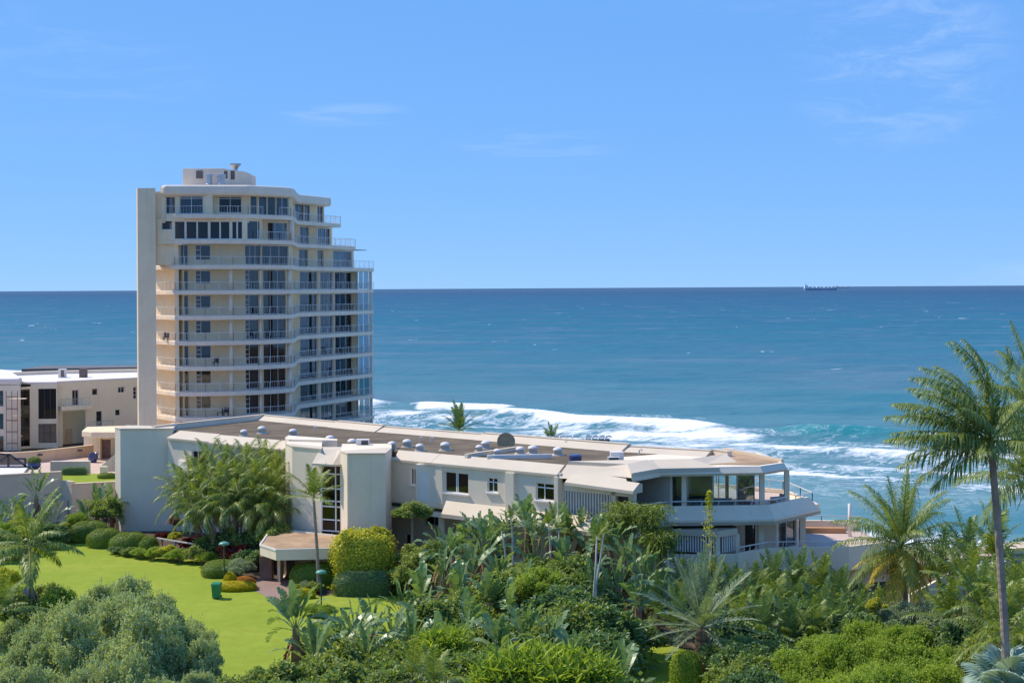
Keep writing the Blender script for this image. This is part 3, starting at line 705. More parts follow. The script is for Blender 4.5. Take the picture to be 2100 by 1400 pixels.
# vertical piers on the upper wall
for u0, u1, pr_ in ((1039, 1056, .3), (893, 906, .1), (1138, 1146, .25)):
    MB().seg(P, Q, 5.2, 8.0, .3, tu(u0, WO), tu(u1, WO), pr_).build('pilaster', 'cool_white', lb)
# projecting box bay
b0, b1 = tu(851, .0), tu(888, .0)
bq = lp2(b0, 0.0); bx1 = gx(889, bq[1]-.55)
MB().prism([(bq[0], bq[1]-.55), (bx1, bq[1]-.55), lp2(b1+.9, .5), lp2(b0, .5)], 4.75, 8.0).build('box_bay', 'cool_white', lb)
MB().box(bq[0]+.25, bx1-.2, bq[1]-.59, bq[1]-.5, 5.25, 7.4).build('bay_panel', 'white_paint', lb)
# sloped sill band over the ground floor
sb0, sb1 = tu(893, -1.0), tu(1262, -1.0)
sweep([(-1.0, 4.45), (-1.0, 4.72), (0.15, 5.5), (0.15, 4.45)], sb0, sb1, 'sill_band', 'roof_cream', m0=-0.45)
MB().quadloop([[(*lp2(tt, o), zz) for o, zz in ((.1, 4.2), (.1, 4.54), (2.8, 4.54), (2.8, 4.2))] for tt in (tu(800, .1)-1, sb1)]).build('beam', 'cool_white', lb)
# ground floor, set back in deep shade
Pg, Qg = lp2(tu(796, 3)-1, 2.9), lp2(T_END+7, 2.9)
og = [(su(Pg, Qg, a), su(Pg, Qg, b), za, zb) for a, b, za, zb in ((828, 846, .9, 2.0), (868, 905, 2.9, 3.9), (948, 957, 0, 3.2), (1000, 1030, .8, 2.8))]
wall(lb, Pg, Qg, -.3, 4.3, og, 'off_white', .3, 'wall')
for o in og: window(lb, Pg, Qg, *o, cols=(.5,), glass='tint_glass')
for u in (903, 956, 1100): c = lp2(tu(u, .6), .6); MB().box(c[0]-.22, c[0]+.22, c[1]-.22, c[1]+.22, -.2, 4.22).build('column', 'off_white', lb)
MB().prism([lp2(tu(355, 1.3), 1.3), lp2(T_END+4, 1.3), lp2(T_END+4, 9), lp2(4, 9)], 4.56, 4.88).build('floor_slab', 'cool_white', lb)
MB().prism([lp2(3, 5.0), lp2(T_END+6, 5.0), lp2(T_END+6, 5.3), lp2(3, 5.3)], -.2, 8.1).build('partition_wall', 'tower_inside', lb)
# louvre grille of separate vertical slats
l0, l1 = tu(1156, .55), tu(1253, .55)
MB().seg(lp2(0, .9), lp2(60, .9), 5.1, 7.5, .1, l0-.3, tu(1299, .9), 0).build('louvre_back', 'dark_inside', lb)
n = 17
for i in range(n):
    s = l0+(l1-l0)*(i+.5)/n; c = lp2(s, .62)
    MB().prism([lp2(s-.05, .42), lp2(s+.05, .42), lp2(s+.05, .62), lp2(s-.05, .62)], 5.42, 7.05).build('slat', 'white_paint', lb)
for s0_, s1_, z0_, z1_ in ((l0-.5, l0, 5.3, 7.6), (l1, l1+.35, 5.3, 7.6), (l0-.5, tu(1299, .5), 7.06, 7.6), (tu(1288, .5), tu(1299, .5), 5.3, 7.06), (l0-.5, tu(1299, .5), 5.2, 5.41)):
    MB().prism([lp2(s0_, .42), lp2(s1_, .42), lp2(s1_, .75), lp2(s0_, .75)], z0_, z1_).build('louvre_frame', 'cool_white', lb)
# big blank end wall at the left
MB().prism([pu(234, 125.0), pu(245, 124.2), pu(353, 124.2), pu(358, 126), (-34.4, 127)], -.6, 8.85).build('gable_wall', 'cool_white', lb)
MB().prism([pu(353, 124.25), pu(368, 124.25), pu(368, 125.5), pu(353, 125.5)], -1.0, 4.6).build('gable_wall', 'cool_white', lb)
MB().prism([pu(233.6, 125.05), pu(245, 124.1), pu(353.5, 124.1), pu(358, 126), (-34.5, 127.1)], 8.85, 8.95).build('coping', 'roof_cream', lb)
MB().prism([pu(353.5, 123.9), pu(384, 120.6), (-27.6, 122.8), (-29.4, 124.6)], 4.5, 6.35).build('balcony_box', 'white_paint', lb)
wall(lb, pu(368, 124.3), lp2(14, 3.0), -.8, 5, [], 'off_white', .3)
# stair tower: two tall fins with a glazed strip between
MB().prism([pu(583.5, 110.5), pu(597, 109.0), pu(657, 106.9), pu(659, 112.5), pu(590, 114)], -.2, 8.93).build('stair_fin', 'off_white', lb)
MB().prism([pu(696.5, 105.4), pu(710, 104.0), pu(788.5, 104.0), pu(801, 107.2), pu(801, 111), pu(700, 111)], -.2, 8.93).build('stair_fin', 'off_white', lb)
for q in ([pu(583, 110.5), pu(597, 108.9), pu(657.5, 106.8), pu(659, 108.4), pu(598, 110.6)], [pu(696, 105.4), pu(710, 103.9), pu(789, 103.9), pu(801.8, 107.2), pu(795, 107.6)]):
    MB().prism(q, 8.93, 9.02).build('coping', 'roof_cream', lb)
MB().prism([pu(583, 114.5), pu(590, 113), pu(690, 112), pu(690, 113), pu(590, 116)], 8.3, 9.1).build('parapet', 'cool_white', lb)
SW0, SW1 = pu(656, 106.9), pu(697.5, 106.2)
window(lb, SW0, SW1, 0.0, math.hypot(SW1[0]-SW0[0], SW1[1]-SW0[1]), 2.85, 8.05, cols=(.72,), rows=(.17, .36, .44, .62, .83), inset=0, fw=.10, glass='tint_glass', name='stair_window')
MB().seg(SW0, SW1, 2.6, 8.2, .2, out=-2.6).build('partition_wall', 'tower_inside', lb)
MB().loft([pu(638, 106.0), pu(680, 105.2), pu(697, 105.3), pu(697, 108), pu(656, 108.5)], 8.05, [pu(654, 107.4), pu(690, 107), pu(697, 106.2), pu(697, 109), pu(656, 109)], 8.92).build('stair_hood', 'roof_cream', lb)
MB().loft([pu(637.5, 105.95), pu(680, 105.1), pu(697, 105.2), pu(697, 108), pu(656, 108.5)], 7.9, [pu(637.5, 105.95), pu(680, 105.1), pu(697, 105.2), pu(697, 108), pu(656, 108.5)], 8.05).build('stair_hood', 'roof_cream', lb)
# entrance canopy
cp = [onz(533, 1122, 2.55)[:2], onz(566, 1133, 2.55)[:2], pu(700, 100.2), pu(705, 105), pu(597, 107.5), pu(545, 106)]
MB().prism(cp, 2.02, 2.72).build('canopy', 'off_white', lb)
ins = [tuple(Vector(p)*.985+Vector((-.1465, 1.56))) for p in cp]
cc_ = Vector((sum(p[0] for p in cp)/6, sum(p[1] for p in cp)/6)); ins = [tuple(cc_+(Vector(p)-cc_)*.95) for p in cp]
MB().prism(ins, 2.72, 2.735).build('canopy_roof', 'canopy_gravel', lb)
for i in range(6): MB().seg(cp[i], cp[(i+1) % 6], 2.66, 2.8, .1, out=.04).build('canopy_edge', 'white_paint', lb)
Pc, Qc = pu(568, 102), pu(700, 101.3)
oc = [(su(Pc, Qc, 590), su(Pc, Qc, 676), 0, 2.0)]
wall(lb, Pc, Qc, -.1, 2.02, [(su(Pc, Qc, 571), su(Pc, Qc, 672), 0.0, 1.98)], 'off_white', .3)
wall(lb, pu(571, 102.6), pu(590, 105.5), -.1, 2.02, [(1.0, 2.0, 0, 1.9)], 'cool_white', .2)
MB().seg(pu(590, 105.4), pu(690, 104.6), -.1, 2.02, .3).build('entrance_wall', 'off_white', lb)
MB().seg(pu(584, 104.4), pu(600, 104.4), 0, 1.95, .06).build('entrance_door', 'dark_frame', lb)
# ---- corner pavilion: eaves ring, roof, terrace parapets
ri = [onz(1286, 950.7, 9.0), onz(1338, 941.7, 9.0), onz(1417, 940.4, 9.0), onz(1487, 930, 9.0)]; ri = [p[:2] for p in ri]
eo = [(7.9, 94.9), (10.05, 97.4), (17.2, 97.9), (19.3, 99.9)]
bk = [(18.6, 106.6), (15.6, 108.5)]
low = [(p[0], p[1]) for p in eo]
MB().loft([lp2(T_END+.1, 1.15), eo[0], (10.0, 99), (7.2, 99)], 8.3, [lp2(T_END+.1, 1.2), ri[0], (9.4, 99.2), (7.4, 99.2)], 8.98).build('roof_ring', 'roof_cream', lb)
for a_, b_, c_, e_ in ((ri[0], ri[1], eo[1], eo[0]), (ri[1], ri[2], (14.2, 97.75), eo[1]), (ri[2], ri[3], (15.9, 100.0), (13.2, 98.6))):
    m = MB(); zt_, zb_ = 9.0, 8.60
    m.v = [(*a_, zt_), (*b_, zt_), (*c_, zb_), (*e_, zb_), (*a_, 8.3), (*b_, 8.3), (*c_, 8.3), (*e_, 8.3)]
    m.f = [(3, 2, 1, 0), (4, 5, 6, 7), (0, 1, 5, 4), (1, 2, 6, 5), (2, 3, 7, 6), (3, 0, 4, 7)]
    m.build('roof_ring', 'roof_cream', lb)
tops = [(p[0]*1.0, p[1]) for p in eo]
cen = Vector((14, 103)); inn = [tuple(Vector(p)+(cen-Vector(p)).normalized()*.3) for p in eo+bk]
MB().loft([tuple(Vector(p)+(cen-Vector(p)).normalized()*.18) for p in eo+bk]+[(7.9, 104)], 8.02, (eo+bk)+[(7.8, 104)], 8.2).build('eave', 'cool_white', lb)
MB().loft((eo+bk)+[(7.8, 104)], 8.2, inn+[(8.0, 104)], 8.62).build('eave', 'cool_white', lb)
MB().prism([(13.5, 99.2), (17.0, 98.7), (18.7, 100.2), (18.0, 106), (15.7, 107.5), (14.6, 105.5)], 8.6, 8.66).build('roof_deck', 'canopy_gravel', lb)
MB().seg((15.9, 107.6), (18.9, 100.2), 8.6, 8.85, .2).build('coping', 'roof_cream', lb)
# terrace slab and its sloped parapet
tp = [(8.0, 96.3), (10.6, 98.2), (17.75, 98.6), (21.3, 102.3)]
tb = [(7.8, 95.7), (10.7, 97.6), (18.05, 98.0), (22.15, 102.5)]
tback = [(21.2, 110), (16, 114), (9, 110)]
MB().prism(tb+tback, 4.62, 5.0).build('terrace_slab', 'cool_white', lb)
MB().prism([tuple(Vector(p)+(Vector((14, 104))-Vector(p)).normalized()*.5) for p in tp+tback], 5.0, 5.02).build('terrace_floor', 'terrace_tile', lb)
for i in range(3):
    ti = [tuple(Vector(p)+(Vector((14, 104))-Vector(p)).normalized()*.25) for p in tp]
    m = MB(); m.quadloop([[(*tb[i], 4.62), (*tb[i], 4.85), (*tp[i], 5.88), (*ti[i], 5.88), (*ti[i], 4.62)], [(*tb[i+1], 4.62), (*tb[i+1], 4.85), (*tp[i+1], 5.88), (*ti[i+1], 5.88), (*ti[i+1], 4.62)]]).build('parapet', 'cool_white', lb)
MB().seg((22.1, 102.6), (21.2, 110), 4.62, 5.3, .25).build('parapet', 'off_white', lb)
MB().seg((21.2, 110), (16, 114), 4.62, 5.3, .25).build('parapet', 'off_white', lb)
railing(lb, [(8.6, 96.9), (10.7, 98.4), (17.7, 98.8), (19.2, 100.3)], 5.88, .32, 1.25, 0, .07, lean=(.06, -.12), mid=False)
railing(lb, [(20.2, 101.7), (21.7, 103.2), (21.4, 106), (20.8, 109.6), (16.2, 113.4), (12, 112)], 5.3, .75, 1.3, 0, .06, mid=True)
for u, d in ((1400, 98.6), (1560, 99.0), (1611, 101.0)):
    MB().box(gx(u, d)-.17, gx(u, d)+.17, d-.17, d+.17, 5.0, 8.05).build('column', 'cool_white', lb)
# glazed room on the terrace
gl = [(7.9, 99.2), (10.6, 100.6), (15.9, 100.9), (17.4, 102.4), (16.9, 106.5), (14.2, 108.6)]
for a_, b_ in zip(gl, gl[1:]):
    L = math.hypot(b_[0]-a_[0], b_[1]-a_[1]); n = max(1, round(L/1.7))
    for i in range(n):
        window(lb, a_, b_, L*i/n, L*(i+1)/n, 5.04, 8.0, cols=(), inset=0, fw=.045, glass='clear_glass', frame='dark_frame' if a_[0] < 10 else 'steel', name='glazing')
for x, y, w_ in ((11.4, 103.4, .45), (12.9, 104.5, .35), (14.1, 106.8, .5), (9.3, 101.6, .25), (15.9, 105.8, .22)):
    MB().box(x-w_/2, x+w_/2, y-.2, y+.2, 5.02, 8.03).build('column', 'tower_band', lb)
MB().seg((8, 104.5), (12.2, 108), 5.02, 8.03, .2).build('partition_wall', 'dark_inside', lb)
# lower terrace, walls, louvred screen block
lt = [(9.0, 96.6), (12.5, 96.2), (15.2, 96.4), (17.5, 98.4), (23.2, 98.7), (27.5, 101)]
MB().prism(lt+[(27, 112), (10, 112)], 1.6, 2.0).build('terrace_slab', 'terrace_tile', lb)
for a_, b_ in zip(lt[2:], lt[3:]): MB().seg(a_, b_, 1.3, 2.95, .22, out=.05).build('parapet', 'cool_white', lb)
for a_, b_ in zip(lt[:2], lt[1:3]): MB().seg(a_, b_, .2, 2.9, .25, out=.04).build('parapet', 'cool_white', lb)
MB().prism([(9, 96.9), (15.4, 96.7), (17.8, 98.8), (26.8, 101.4), (26, 111), (10, 111)], -.5, 1.6).build('base_wall', 'off_white', lb)
railing(lb, lt[2:4], 2.95, .42, .62, 0, .07, lean=(.05, -.1), mid=False)
railing(lb, lt[3:], 2.95, .42, 1.15, 0, .06, lean=(.03, -.1), mid=False)
for u, d in ((1557.5, 99.4), (1642.5, 103.2)):
    MB().box(gx(u, d)-.2, gx(u, d)+.2, d-.2, d+.2, 2.0, 4.64).build('column', 'cool_white', lb)
Pl, Ql = (9.5, 100.6), (18.8, 101.6)
ol = [(su(Pl, Ql, 1525), su(Pl, Ql, 1546), 2.02, 4.3)]
wall(lb, Pl, Ql, 1.9, 4.64, ol, 'tower_band', .25); window(lb, Pl, Ql, *ol[0], cols=(.5,), inset=.1, fw=.05, glass='tint_glass', frame='dark_frame', name='terrace_door')
Pl2, Ql2 = Ql, (20.9, 104.2)
ol = [(.3, 3.0, 2.1, 4.4)]
wall(lb, Pl2, Ql2, 1.9, 4.64, ol, 'tower_band', .25); window(lb, Pl2, Ql2, *ol[0], cols=(.5,), inset=.1, fw=.05, glass='clear_glass')
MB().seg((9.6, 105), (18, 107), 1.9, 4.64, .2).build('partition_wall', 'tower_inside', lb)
# screen block
S0, S1, S2_ = pu(1374, 97.6), pu(1470, 96.5), pu(1510, 97.6)
MB().prism([S0, S1, S2_, pu(1500, 100.5), pu(1374, 100.5)], 4.02, 4.4).build('screen_roof', 'roof_cream', lb)
MB().prism([tuple(Vector(p)+(Vector((13, 98.8))-Vector(p))*.08) for p in (S0, S1, S2_, pu(1500, 100.5), pu(1374, 100.5))], 4.4, 4.41).build('screen_roof', 'canopy_gravel', lb)
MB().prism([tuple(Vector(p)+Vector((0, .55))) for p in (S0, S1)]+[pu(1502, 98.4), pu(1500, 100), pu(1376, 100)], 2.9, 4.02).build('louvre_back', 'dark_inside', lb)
for i in range(17):
    q = Vector(S0).lerp(Vector(S1), (i+.5)/18); MB().box(q.x-.05, q.x+.05, q.y+.12, q.y+.4, 2.9, 4.02).build('slat', 'white_paint', lb)
for i in range(6):
    q = Vector(S1).lerp(Vector(S2_), (i+2)/8.6); MB().box(q.x-.05, q.x+.05, q.y+.1, q.y+.34, 2.9, 4.02).build('slat', 'white_paint', lb)
for q in (S1, S2_): MB().box(q[0]-.17, q[0]+.14, q[1]+.03, q[1]+.38, 2.6, 4.02).build('pier', 'cool_white', lb)
MB().seg(pu(1440, 94.5), pu(1526, 95.4), -.4, 1.25, .5).build('ramp_wall', 'roof_cream', lb)
# far side of the lower terrace: low wall, railing, orange seat wall
MB().seg((20.5, 111.2), (27, 110.6), 1.7, 2.75, .25).build('parapet', 'off_white', lb)
MB().seg((20.0, 109.8), (25.6, 109.4), 2.0, 2.4, .5).build('seat_wall', 'orange_wall', lb)
railing(lb, [(20.4, 111.1), (24, 110.8), (27, 110.5)], 2.75, .38, 1.1, 0, .05, mid=False)
MB().tube([(gx(1740, 108), 108, 2.0), (gx(1740, 108), 108, 4.5)], .13, 8).build('mast', 'white_paint', lb, smooth=True)
# roof skylights
def skylight(u, v, s):
    s *= .74; c = onz(u, v, 8.6); m = MB().loft([(c.x-s*.62, c.y-s*.62), (c.x+s*.62, c.y-s*.62), (c.x+s*.62, c.y+s*.62), (c.x-s*.62, c.y+s*.62)], 8.6, [(c.x-s*.4, c.y-s*.4), (c.x+s*.4, c.y-s*.4), (c.x+s*.4, c.y+s*.4), (c.x-s*.4, c.y+s*.4)], 8.6+s*.16)
    m.box(c.x-s*.4, c.x+s*.4, c.y-s*.4, c.y+s*.4, 8.6+s*.16, 8.6+s*.5)
    b = m.build('skylight', 'tower_inside', lb)
    MB().lathe((c.x, c.y, 8.6+s*.5), [(s*.5, 0), (s*.5, s*.06), (s*.42, s*.2), (s*.26, s*.29), (s*.08, s*.33)], 12).build('dome', 'white_paint', b, smooth=True)
for u, v, s in ((500, 893, .85), (537, 888, 1.0), (601, 893, .95), (677, 908, 1.0), (722, 915, 1.0), (804, 919, .9), (835, 916, 1.0), (861, 924, .9), (913, 923, 1.05), (996, 919, 1.0), (983, 925, .8), (1020, 933, .8), (1067, 931, .95), (1093, 930, 1.05), (1144, 933, 1.0), (356, 880, .9)):
    skylight(u, v, s)
for u, v in ((645, 883), (862, 905), (884, 906), (1158, 915), (1311, 932)):
    c = onz(u, v, 8.6); MB().tube([(c.x, c.y, 8.58), (c.x, c.y, 8.95), (c.x+.12, c.y-.1, 9.02), (c.x+.2, c.y-.16, 8.9)], .06, 6).build('vent_pipe', 'white_paint', lb)

# lounge furniture inside and outside the glazed room
def sofa(x, y, w_, rz, mat, label):
    o = thing('sofa', (x, y, 5.02), label, 'sofa', 'terrace sofas')
    m = {}
    for nm, bx in (('seat', (-w_/2, w_/2, -.4, .4, .15, .42)), ('backrest', (-w_/2, w_/2, .28, .45, .42, .85)), ('armrest', (-w_/2-.16, -w_/2-.01, -.4, .45, .1, .62)), ('armrest', (w_/2+.01, w_/2+.16, -.4, .45, .1, .62)), ('base', (-w_/2, w_/2, -.36, .4, .0, .15))):
        p_ = MB().box(*bx).build(nm, mat, None, bevel=.04); p_.parent = o
    o.rotation_euler = (0, 0, rz)
sofa(12.6, 102.2, 1.9, math.pi, 'sofa', 'pale sofa with its back to the terrace glass'); sofa(15.0, 102.3, 1.3, math.pi+.1, 'sofa', 'short pale sofa at the glass corner'); sofa(13.5, 103.9, 1.5, 0, 'dark_seat', 'dark sofa deeper inside the glazed room')
sofa(19.4, 103.6, 1.0, -1.2, 'sofa', 'pale lounge seat on the open upper terrace'); sofa(10.0, 102.2, 1.2, 2.6, 'dark_seat', 'dark seat in the left bay of the glazed room')
# ---------------------------------------------------------------- cream house at the left
hs = thing('cream_house', (-56, 198, 0), 'cream two-storey house block with white flat roof left of the tower', 'building')
H0, H1, H2 = pu(62, 190), pu(116, 190.4), pu(300, 200)
wo_ = [opn(H0, H1, 77, 114, zt(95, 859, 190), zt(95, 797, 190)), opn(H0, H1, 77, 114, zt(95, 908, 190), zt(95, 869, 190))]
wall(hs, H0, H1, -.2, 8.55, wo_, 'house_cream', .3)
window(hs, H0, H1, *wo_[0], cols=(.33, .66), frame='dark_frame', glass='tint_glass'); window(hs, H0, H1, *wo_[1], cols=(.3, .64), rows=(.5,), frame='dark_frame', curtain=('curtain_grey', 0, 1))
Hk = pu(116, 191.6)
def ho(u0, u1, v0, v1):
    um = (u0+u1)/2; s = su(Hk, H2, um); d = Hk[1]+(H2[1]-Hk[1])*s/math.hypot(H2[0]-Hk[0], H2[1]-Hk[1])
    return (su(Hk, H2, u0), su(Hk, H2, u1), zt(um, v1, d), zt(um, v0, d))
hw = [ho(147, 160, 799, 831), ho(188, 198, 797, 809), ho(241, 254, 793, 805), ho(272, 279, 793, 818), ho(196, 207, 843, 873), ho(235, 244, 840, 851), ho(127, 174, 842, 914)]
wall(hs, Hk, H2, -.2, 8.55, hw, 'house_cream', .3)
for i, o in enumerate(hw[:6]): window(hs, Hk, H2, *o, cols=(.5,) if i in (2, 0) else (), rows=(.3,) if i in (1, 5) else ((.33, .66) if i in (3, 4) else ()), frame='dark_frame' if i in (1, 5, 4) else 'white_frame', glass='tint_glass', curtain=('curtain_light', 0, 1) if i == 0 else None)
o = hw[6]; MB().seg(Hk, H2, o[2]-.3, o[3]+.2, .2, o[0]-1.5, o[1]+2.5, -2.6).build('recess_wall', 'house_cream', hs)
for a, b in ((.05, .25), (.45, .75)): MB().seg(Hk, H2, o[2], o[2]+2.1, .08, o[0]+(o[1]-o[0])*a, o[0]+(o[1]-o[0])*b, -2.5).build('recess_door', 'beige_wall', hs)
MB().seg(H0, Hk, 0, 8.55, .3).build('wall', 'house_cream', hs) if False else None
bz = zt(150, 832, 192); MB().seg(Hk, H2, bz-.55, bz, 1.3, su(Hk, H2, 118), su(Hk, H2, 180), 1.2).build('balcony_slab', 'house_cream', hs)
pA = [(Hk[0]+.3, Hk[1]-.9), tuple(Vector(Hk).lerp(Vector(H2), su(Hk, H2, 180)/math.hypot(H2[0]-Hk[0], H2[1]-Hk[1]))+Vector((.5, -1.05)))]
railing(hs, pA, bz, .95, 1.2, .16, .05, 'steel')
lo_ = ho(181, 228, 858, 876); MB().seg(Hk, H2, lo_[2]-.3, lo_[2], .8, lo_[0], lo_[1], .7).build('balcony_slab', 'house_cream', hs)
q0 = Vector(Hk).lerp(Vector(H2), lo_[0]/math.hypot(H2[0]-Hk[0], H2[1]-Hk[1])); q1 = Vector(Hk).lerp(Vector(H2), lo_[1]/math.hypot(H2[0]-Hk[0], H2[1]-Hk[1]))
railing(hs, [(q0.x+.3, q0.y-.6), (q1.x+.3, q1.y-.6)], lo_[2], .9, 1.2, .16, .05, 'steel')
MB().prism([H0, H1, Hk, H2, (-48, 214), (-66, 209), (-72, 205), pu(40, 191)], 8.55, 8.8).build('roof', 'white_paint', hs)
MB().prism([(-72, 205), (-66, 209), (-48, 214), (-48, 214.4), (-66, 209.4), (-72, 205.4)], 8.8, 9.3).build('parapet', 'cool_white', hs)
MB().prism([(-78, 226), (-60, 229), (-44, 231), (-44, 236), (-78, 236)], 0, 8.6).build('wing', 'dark_slat', hs)
# left wing with dark glazing and scaffolding
V0, V1 = pu(-40, 187), pu(40, 187.4)
vo = [opn(V0, V1, -25, 5.5, zt(0, y1, 187), zt(0, y0, 187)) for y0, y1 in ((801, 833), (848, 880), (894, 926))]
wall(hs, V0, V1, -.3, 8.6, vo, 'cool_white', .3)
for o in vo: window(hs, V0, V1, *o, cols=(.5,), frame='dark_frame', glass='tint_glass')
V2 = pu(37, 189); wall(hs, V2, H0, -.3, 8.2, [opn(V2, H0, 38, 60, .3, 7.9)], 'cool_white', .3)
window(hs, V2, H0, *opn(V2, H0, 38, 60, .3, 7.9), cols=(.4,), rows=(.33, .66), frame='dark_frame', glass='tint_glass')
MB().prism([V0, V1, pu(44, 190), pu(30, 199), pu(-60, 199)], 8.6, 9.5).build('roof', 'white_paint', hs, bevel=.3)
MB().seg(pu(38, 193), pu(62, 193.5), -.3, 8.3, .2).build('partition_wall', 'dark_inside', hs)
sc = thing('scaffold', (gx(23, 185.6), 185.6, 0), 'rusty tube scaffold with planks against the cream house', 'scaffold')
for du in (11.5, 23, 34.5):
    for dd in (185.2, 186.4):
        x = gx(du, dd); MB().tube([(x, dd, 0), (x, dd, 7.9)], .05, 6).build('standard', 'rust_metal', sc)
for z in (1.1, 2.6, 4.1, 5.6, 7.2):
    for dd in (185.2, 186.4): MB().tube([(gx(11, dd), dd, z), (gx(35, dd), dd, z)], .04, 5).build('ledger', 'rust_metal', sc)
for z, a, b in ((2.0, 20, 42), (4.7, 24, 40), (6.9, 20, 52)): MB().box(gx(a, 185.8), gx(b, 185.8), 185.3, 186.3, z, z+.07).build('plank', 'off_white', sc)
for u, m_, nm in ((127, 'white_paint', 'white'), (170, 'clay_pot', 'brown')):
    c = thing('roof_chimney', (gx(u, 200), 200, 8.8), f'{nm} boxy chimney on the white roof of the cream house', 'chimney', 'chimneys on the cream house')
    MB().box(c.location.x-.45, c.location.x+.45, 199.5, 200.5, 8.8, 10.0).build('stack', m_, c); MB().box(c.location.x-.05, c.location.x+.4, 199.42, 199.52, 8.95, 9.85).build('vent_grille', 'dark_slat', c)
# porch canopy between house and tower
pc = thing('porch', (gx(225, 178), 178, 0), 'curved cream porch canopy with brown door beside the tower', 'porch')
MB().prism([pu(166, 177), pu(186, 175.4), pu(300, 174.6), pu(300, 184), pu(176, 182)], zt(220, 897, 176), zt(220, 884, 176)).build('canopy', 'tower_cream', pc, bevel=.12)
MB().seg(pu(170, 182), pu(300, 181), 0, zt(220, 897, 176), .3).build('wall', 'house_cream', pc)
MB().box(gx(203, 177), gx(205.5, 177), 176.6, 177.6, 0, zt(220, 897, 176)).build('pier', 'tower_cream', pc)
MB().box(gx(206, 177.5), gx(225, 177.5), 177.3, 177.5, 0, 2.4).build('door', 'clay_pot', pc)
# terrace left: floor, boundary wall, retaining walls, planter
sheet('paved_terrace', [(-75, 160), (-32, 131), (-30, 140), (-36, 160), (-40, 182), (-75, 186)], 0.06, 'terrace_tile')
bwl = thing('boundary_wall', (-60, 180, 0), 'long beige boundary wall in front of the cream house', 'wall')
Bp = [pu(-30, 170.5), pu(75, 174), pu(190, 180.5)]
for a, b in zip(Bp, Bp[1:]): MB().seg(a, b, 0, 1.35, .3).build('wall', 'beige_wall', bwl); MB().seg(a, b, 1.35, 1.43, .4, out=.05).build('coping', 'tower_cream', bwl)
for u, d in ((80, 174), (162, 178.5)): MB().box(gx(u, d)-.28, gx(u, d)+.28, d-.06, d+.2, .85, 1.05).build('vent_slot', 'dark_inside', bwl)
rw = thing('retaining_wall', (-44, 131, 0), 'tall plain beige retaining wall above the far flower bed', 'wall')
Rp = [pu(-60, 127.5), pu(124, 130.5)]; ztp = 4.35
MB().seg(Rp[0], Rp[1], -.3, ztp, .4).build('wall', 'beige_wall', rw); MB().seg(Rp[0], Rp[1], ztp, ztp+.08, .5, out=.05).build('coping', 'beige_wall', rw)
MB().seg(Rp[1], pu(144, 129.6), -.3, 3.6, .4).build('wall', 'beige_wall', rw)
MB().seg(pu(144, 129.5), pu(240, 131), -.3, 3.35, .35).build('wall', 'beige_wall', rw); MB().seg(pu(144, 129.5), pu(240, 131), 3.35, 3.43, .45, out=.05).build('coping', 'beige_wall', rw)
MB().seg(pu(-60, 127.3), pu(136, 130.0), -.3, 1.9, .3, out=.25).build('wall', 'tower_inside', rw)
sheet('raised_lawn', [pu(126, 131), pu(145, 130.0), pu(240, 131.4), pu(240, 137.2), pu(126, 136.6)], 3.38, 'leaf_hedge' if False else 'lawn')
MB().prism([pu(124, 131), pu(146, 130.3), pu(240, 131.5), pu(240, 137.3), pu(124, 136.7)], -.2, 3.36).build('planter_fill', 'soil', rw)
pw = thing('planter_wall', (gx(140, 137.6), 137.6, 0), 'cream planter wall with dark clipped hedge on the left terrace', 'wall')
MB().seg(pu(101, 137.6), pu(182, 137.6), 0, 4.4, .3).build('wall', 'tower_cream', pw); MB().seg(pu(101, 137.6), pu(182, 137.6), 4.4, 4.5, .45, out=.05).build('coping', 'tower_band', pw)
sw = thing('stair_wall', (gx(212, 138), 138, 3.4), 'small cream gate pier with sloping stair wall beside the grey end wall', 'wall')
MB().box(gx(204, 137), gx(217, 137), 136.8, 137.4, 3.3, 4.05).build('pier', 'tower_cream', sw)
m = MB(); m.v = [(gx(206, 139), 139, 3.3), (gx(236, 139), 139, 3.3), (gx(236, 139), 139, 5.1), (gx(206, 139), 139, 3.9)]; m.v += [(p[0], p[1]+.25, p[2]) for p in m.v]
m.f = [(0, 1, 2, 3), (7, 6, 5, 4), (3, 2, 6, 7), (1, 5, 6, 2), (0, 3, 7, 4), (0, 4, 5, 1)]; m.build('sloping_wall', 'tower_cream', sw)
# dark-framed skylight roof on the terrace
gk = thing('glass_roof', (gx(15, 133), 133, 4.3), 'low dark-framed glass roof on the terrace at the picture edge', 'roof')
for a, b in (((-20, 134, 4.4), (18, 134, 5.6)), ((18, 134, 5.6), (54, 134, 4.4)), ((-20, 134, 4.4), (54, 134, 4.4)), ((-20, 135, 5.6), (18, 134, 5.6)), ((15, 134, 4.4), (15, 134, 5.6)), ((28, 134, 5.2), (50, 134, 5.2)), ((50, 134, 4.4), (50, 134, 5.2))):
    MB().bar((gx(a[0], a[1]), a[1], a[2]), (gx(b[0], b[1]), b[1], b[2]), .16).build('frame_bar', 'dark_frame', gk)
m = MB(); m.v = [(gx(-20, 134), 134.05, 4.45), (gx(50, 134), 134.05, 4.45), (gx(18, 134), 134.05, 5.55), (gx(-20, 134), 134.05, 5.55)]; m.f = [(0, 1, 2, 3)]; m.build('pane', 'tint_glass', gk)
MB().prism([pu(-60, 128), pu(46, 130), pu(60, 136), pu(-60, 136)], 4.0, 4.4).build('roof_base', 'white_paint', gk)
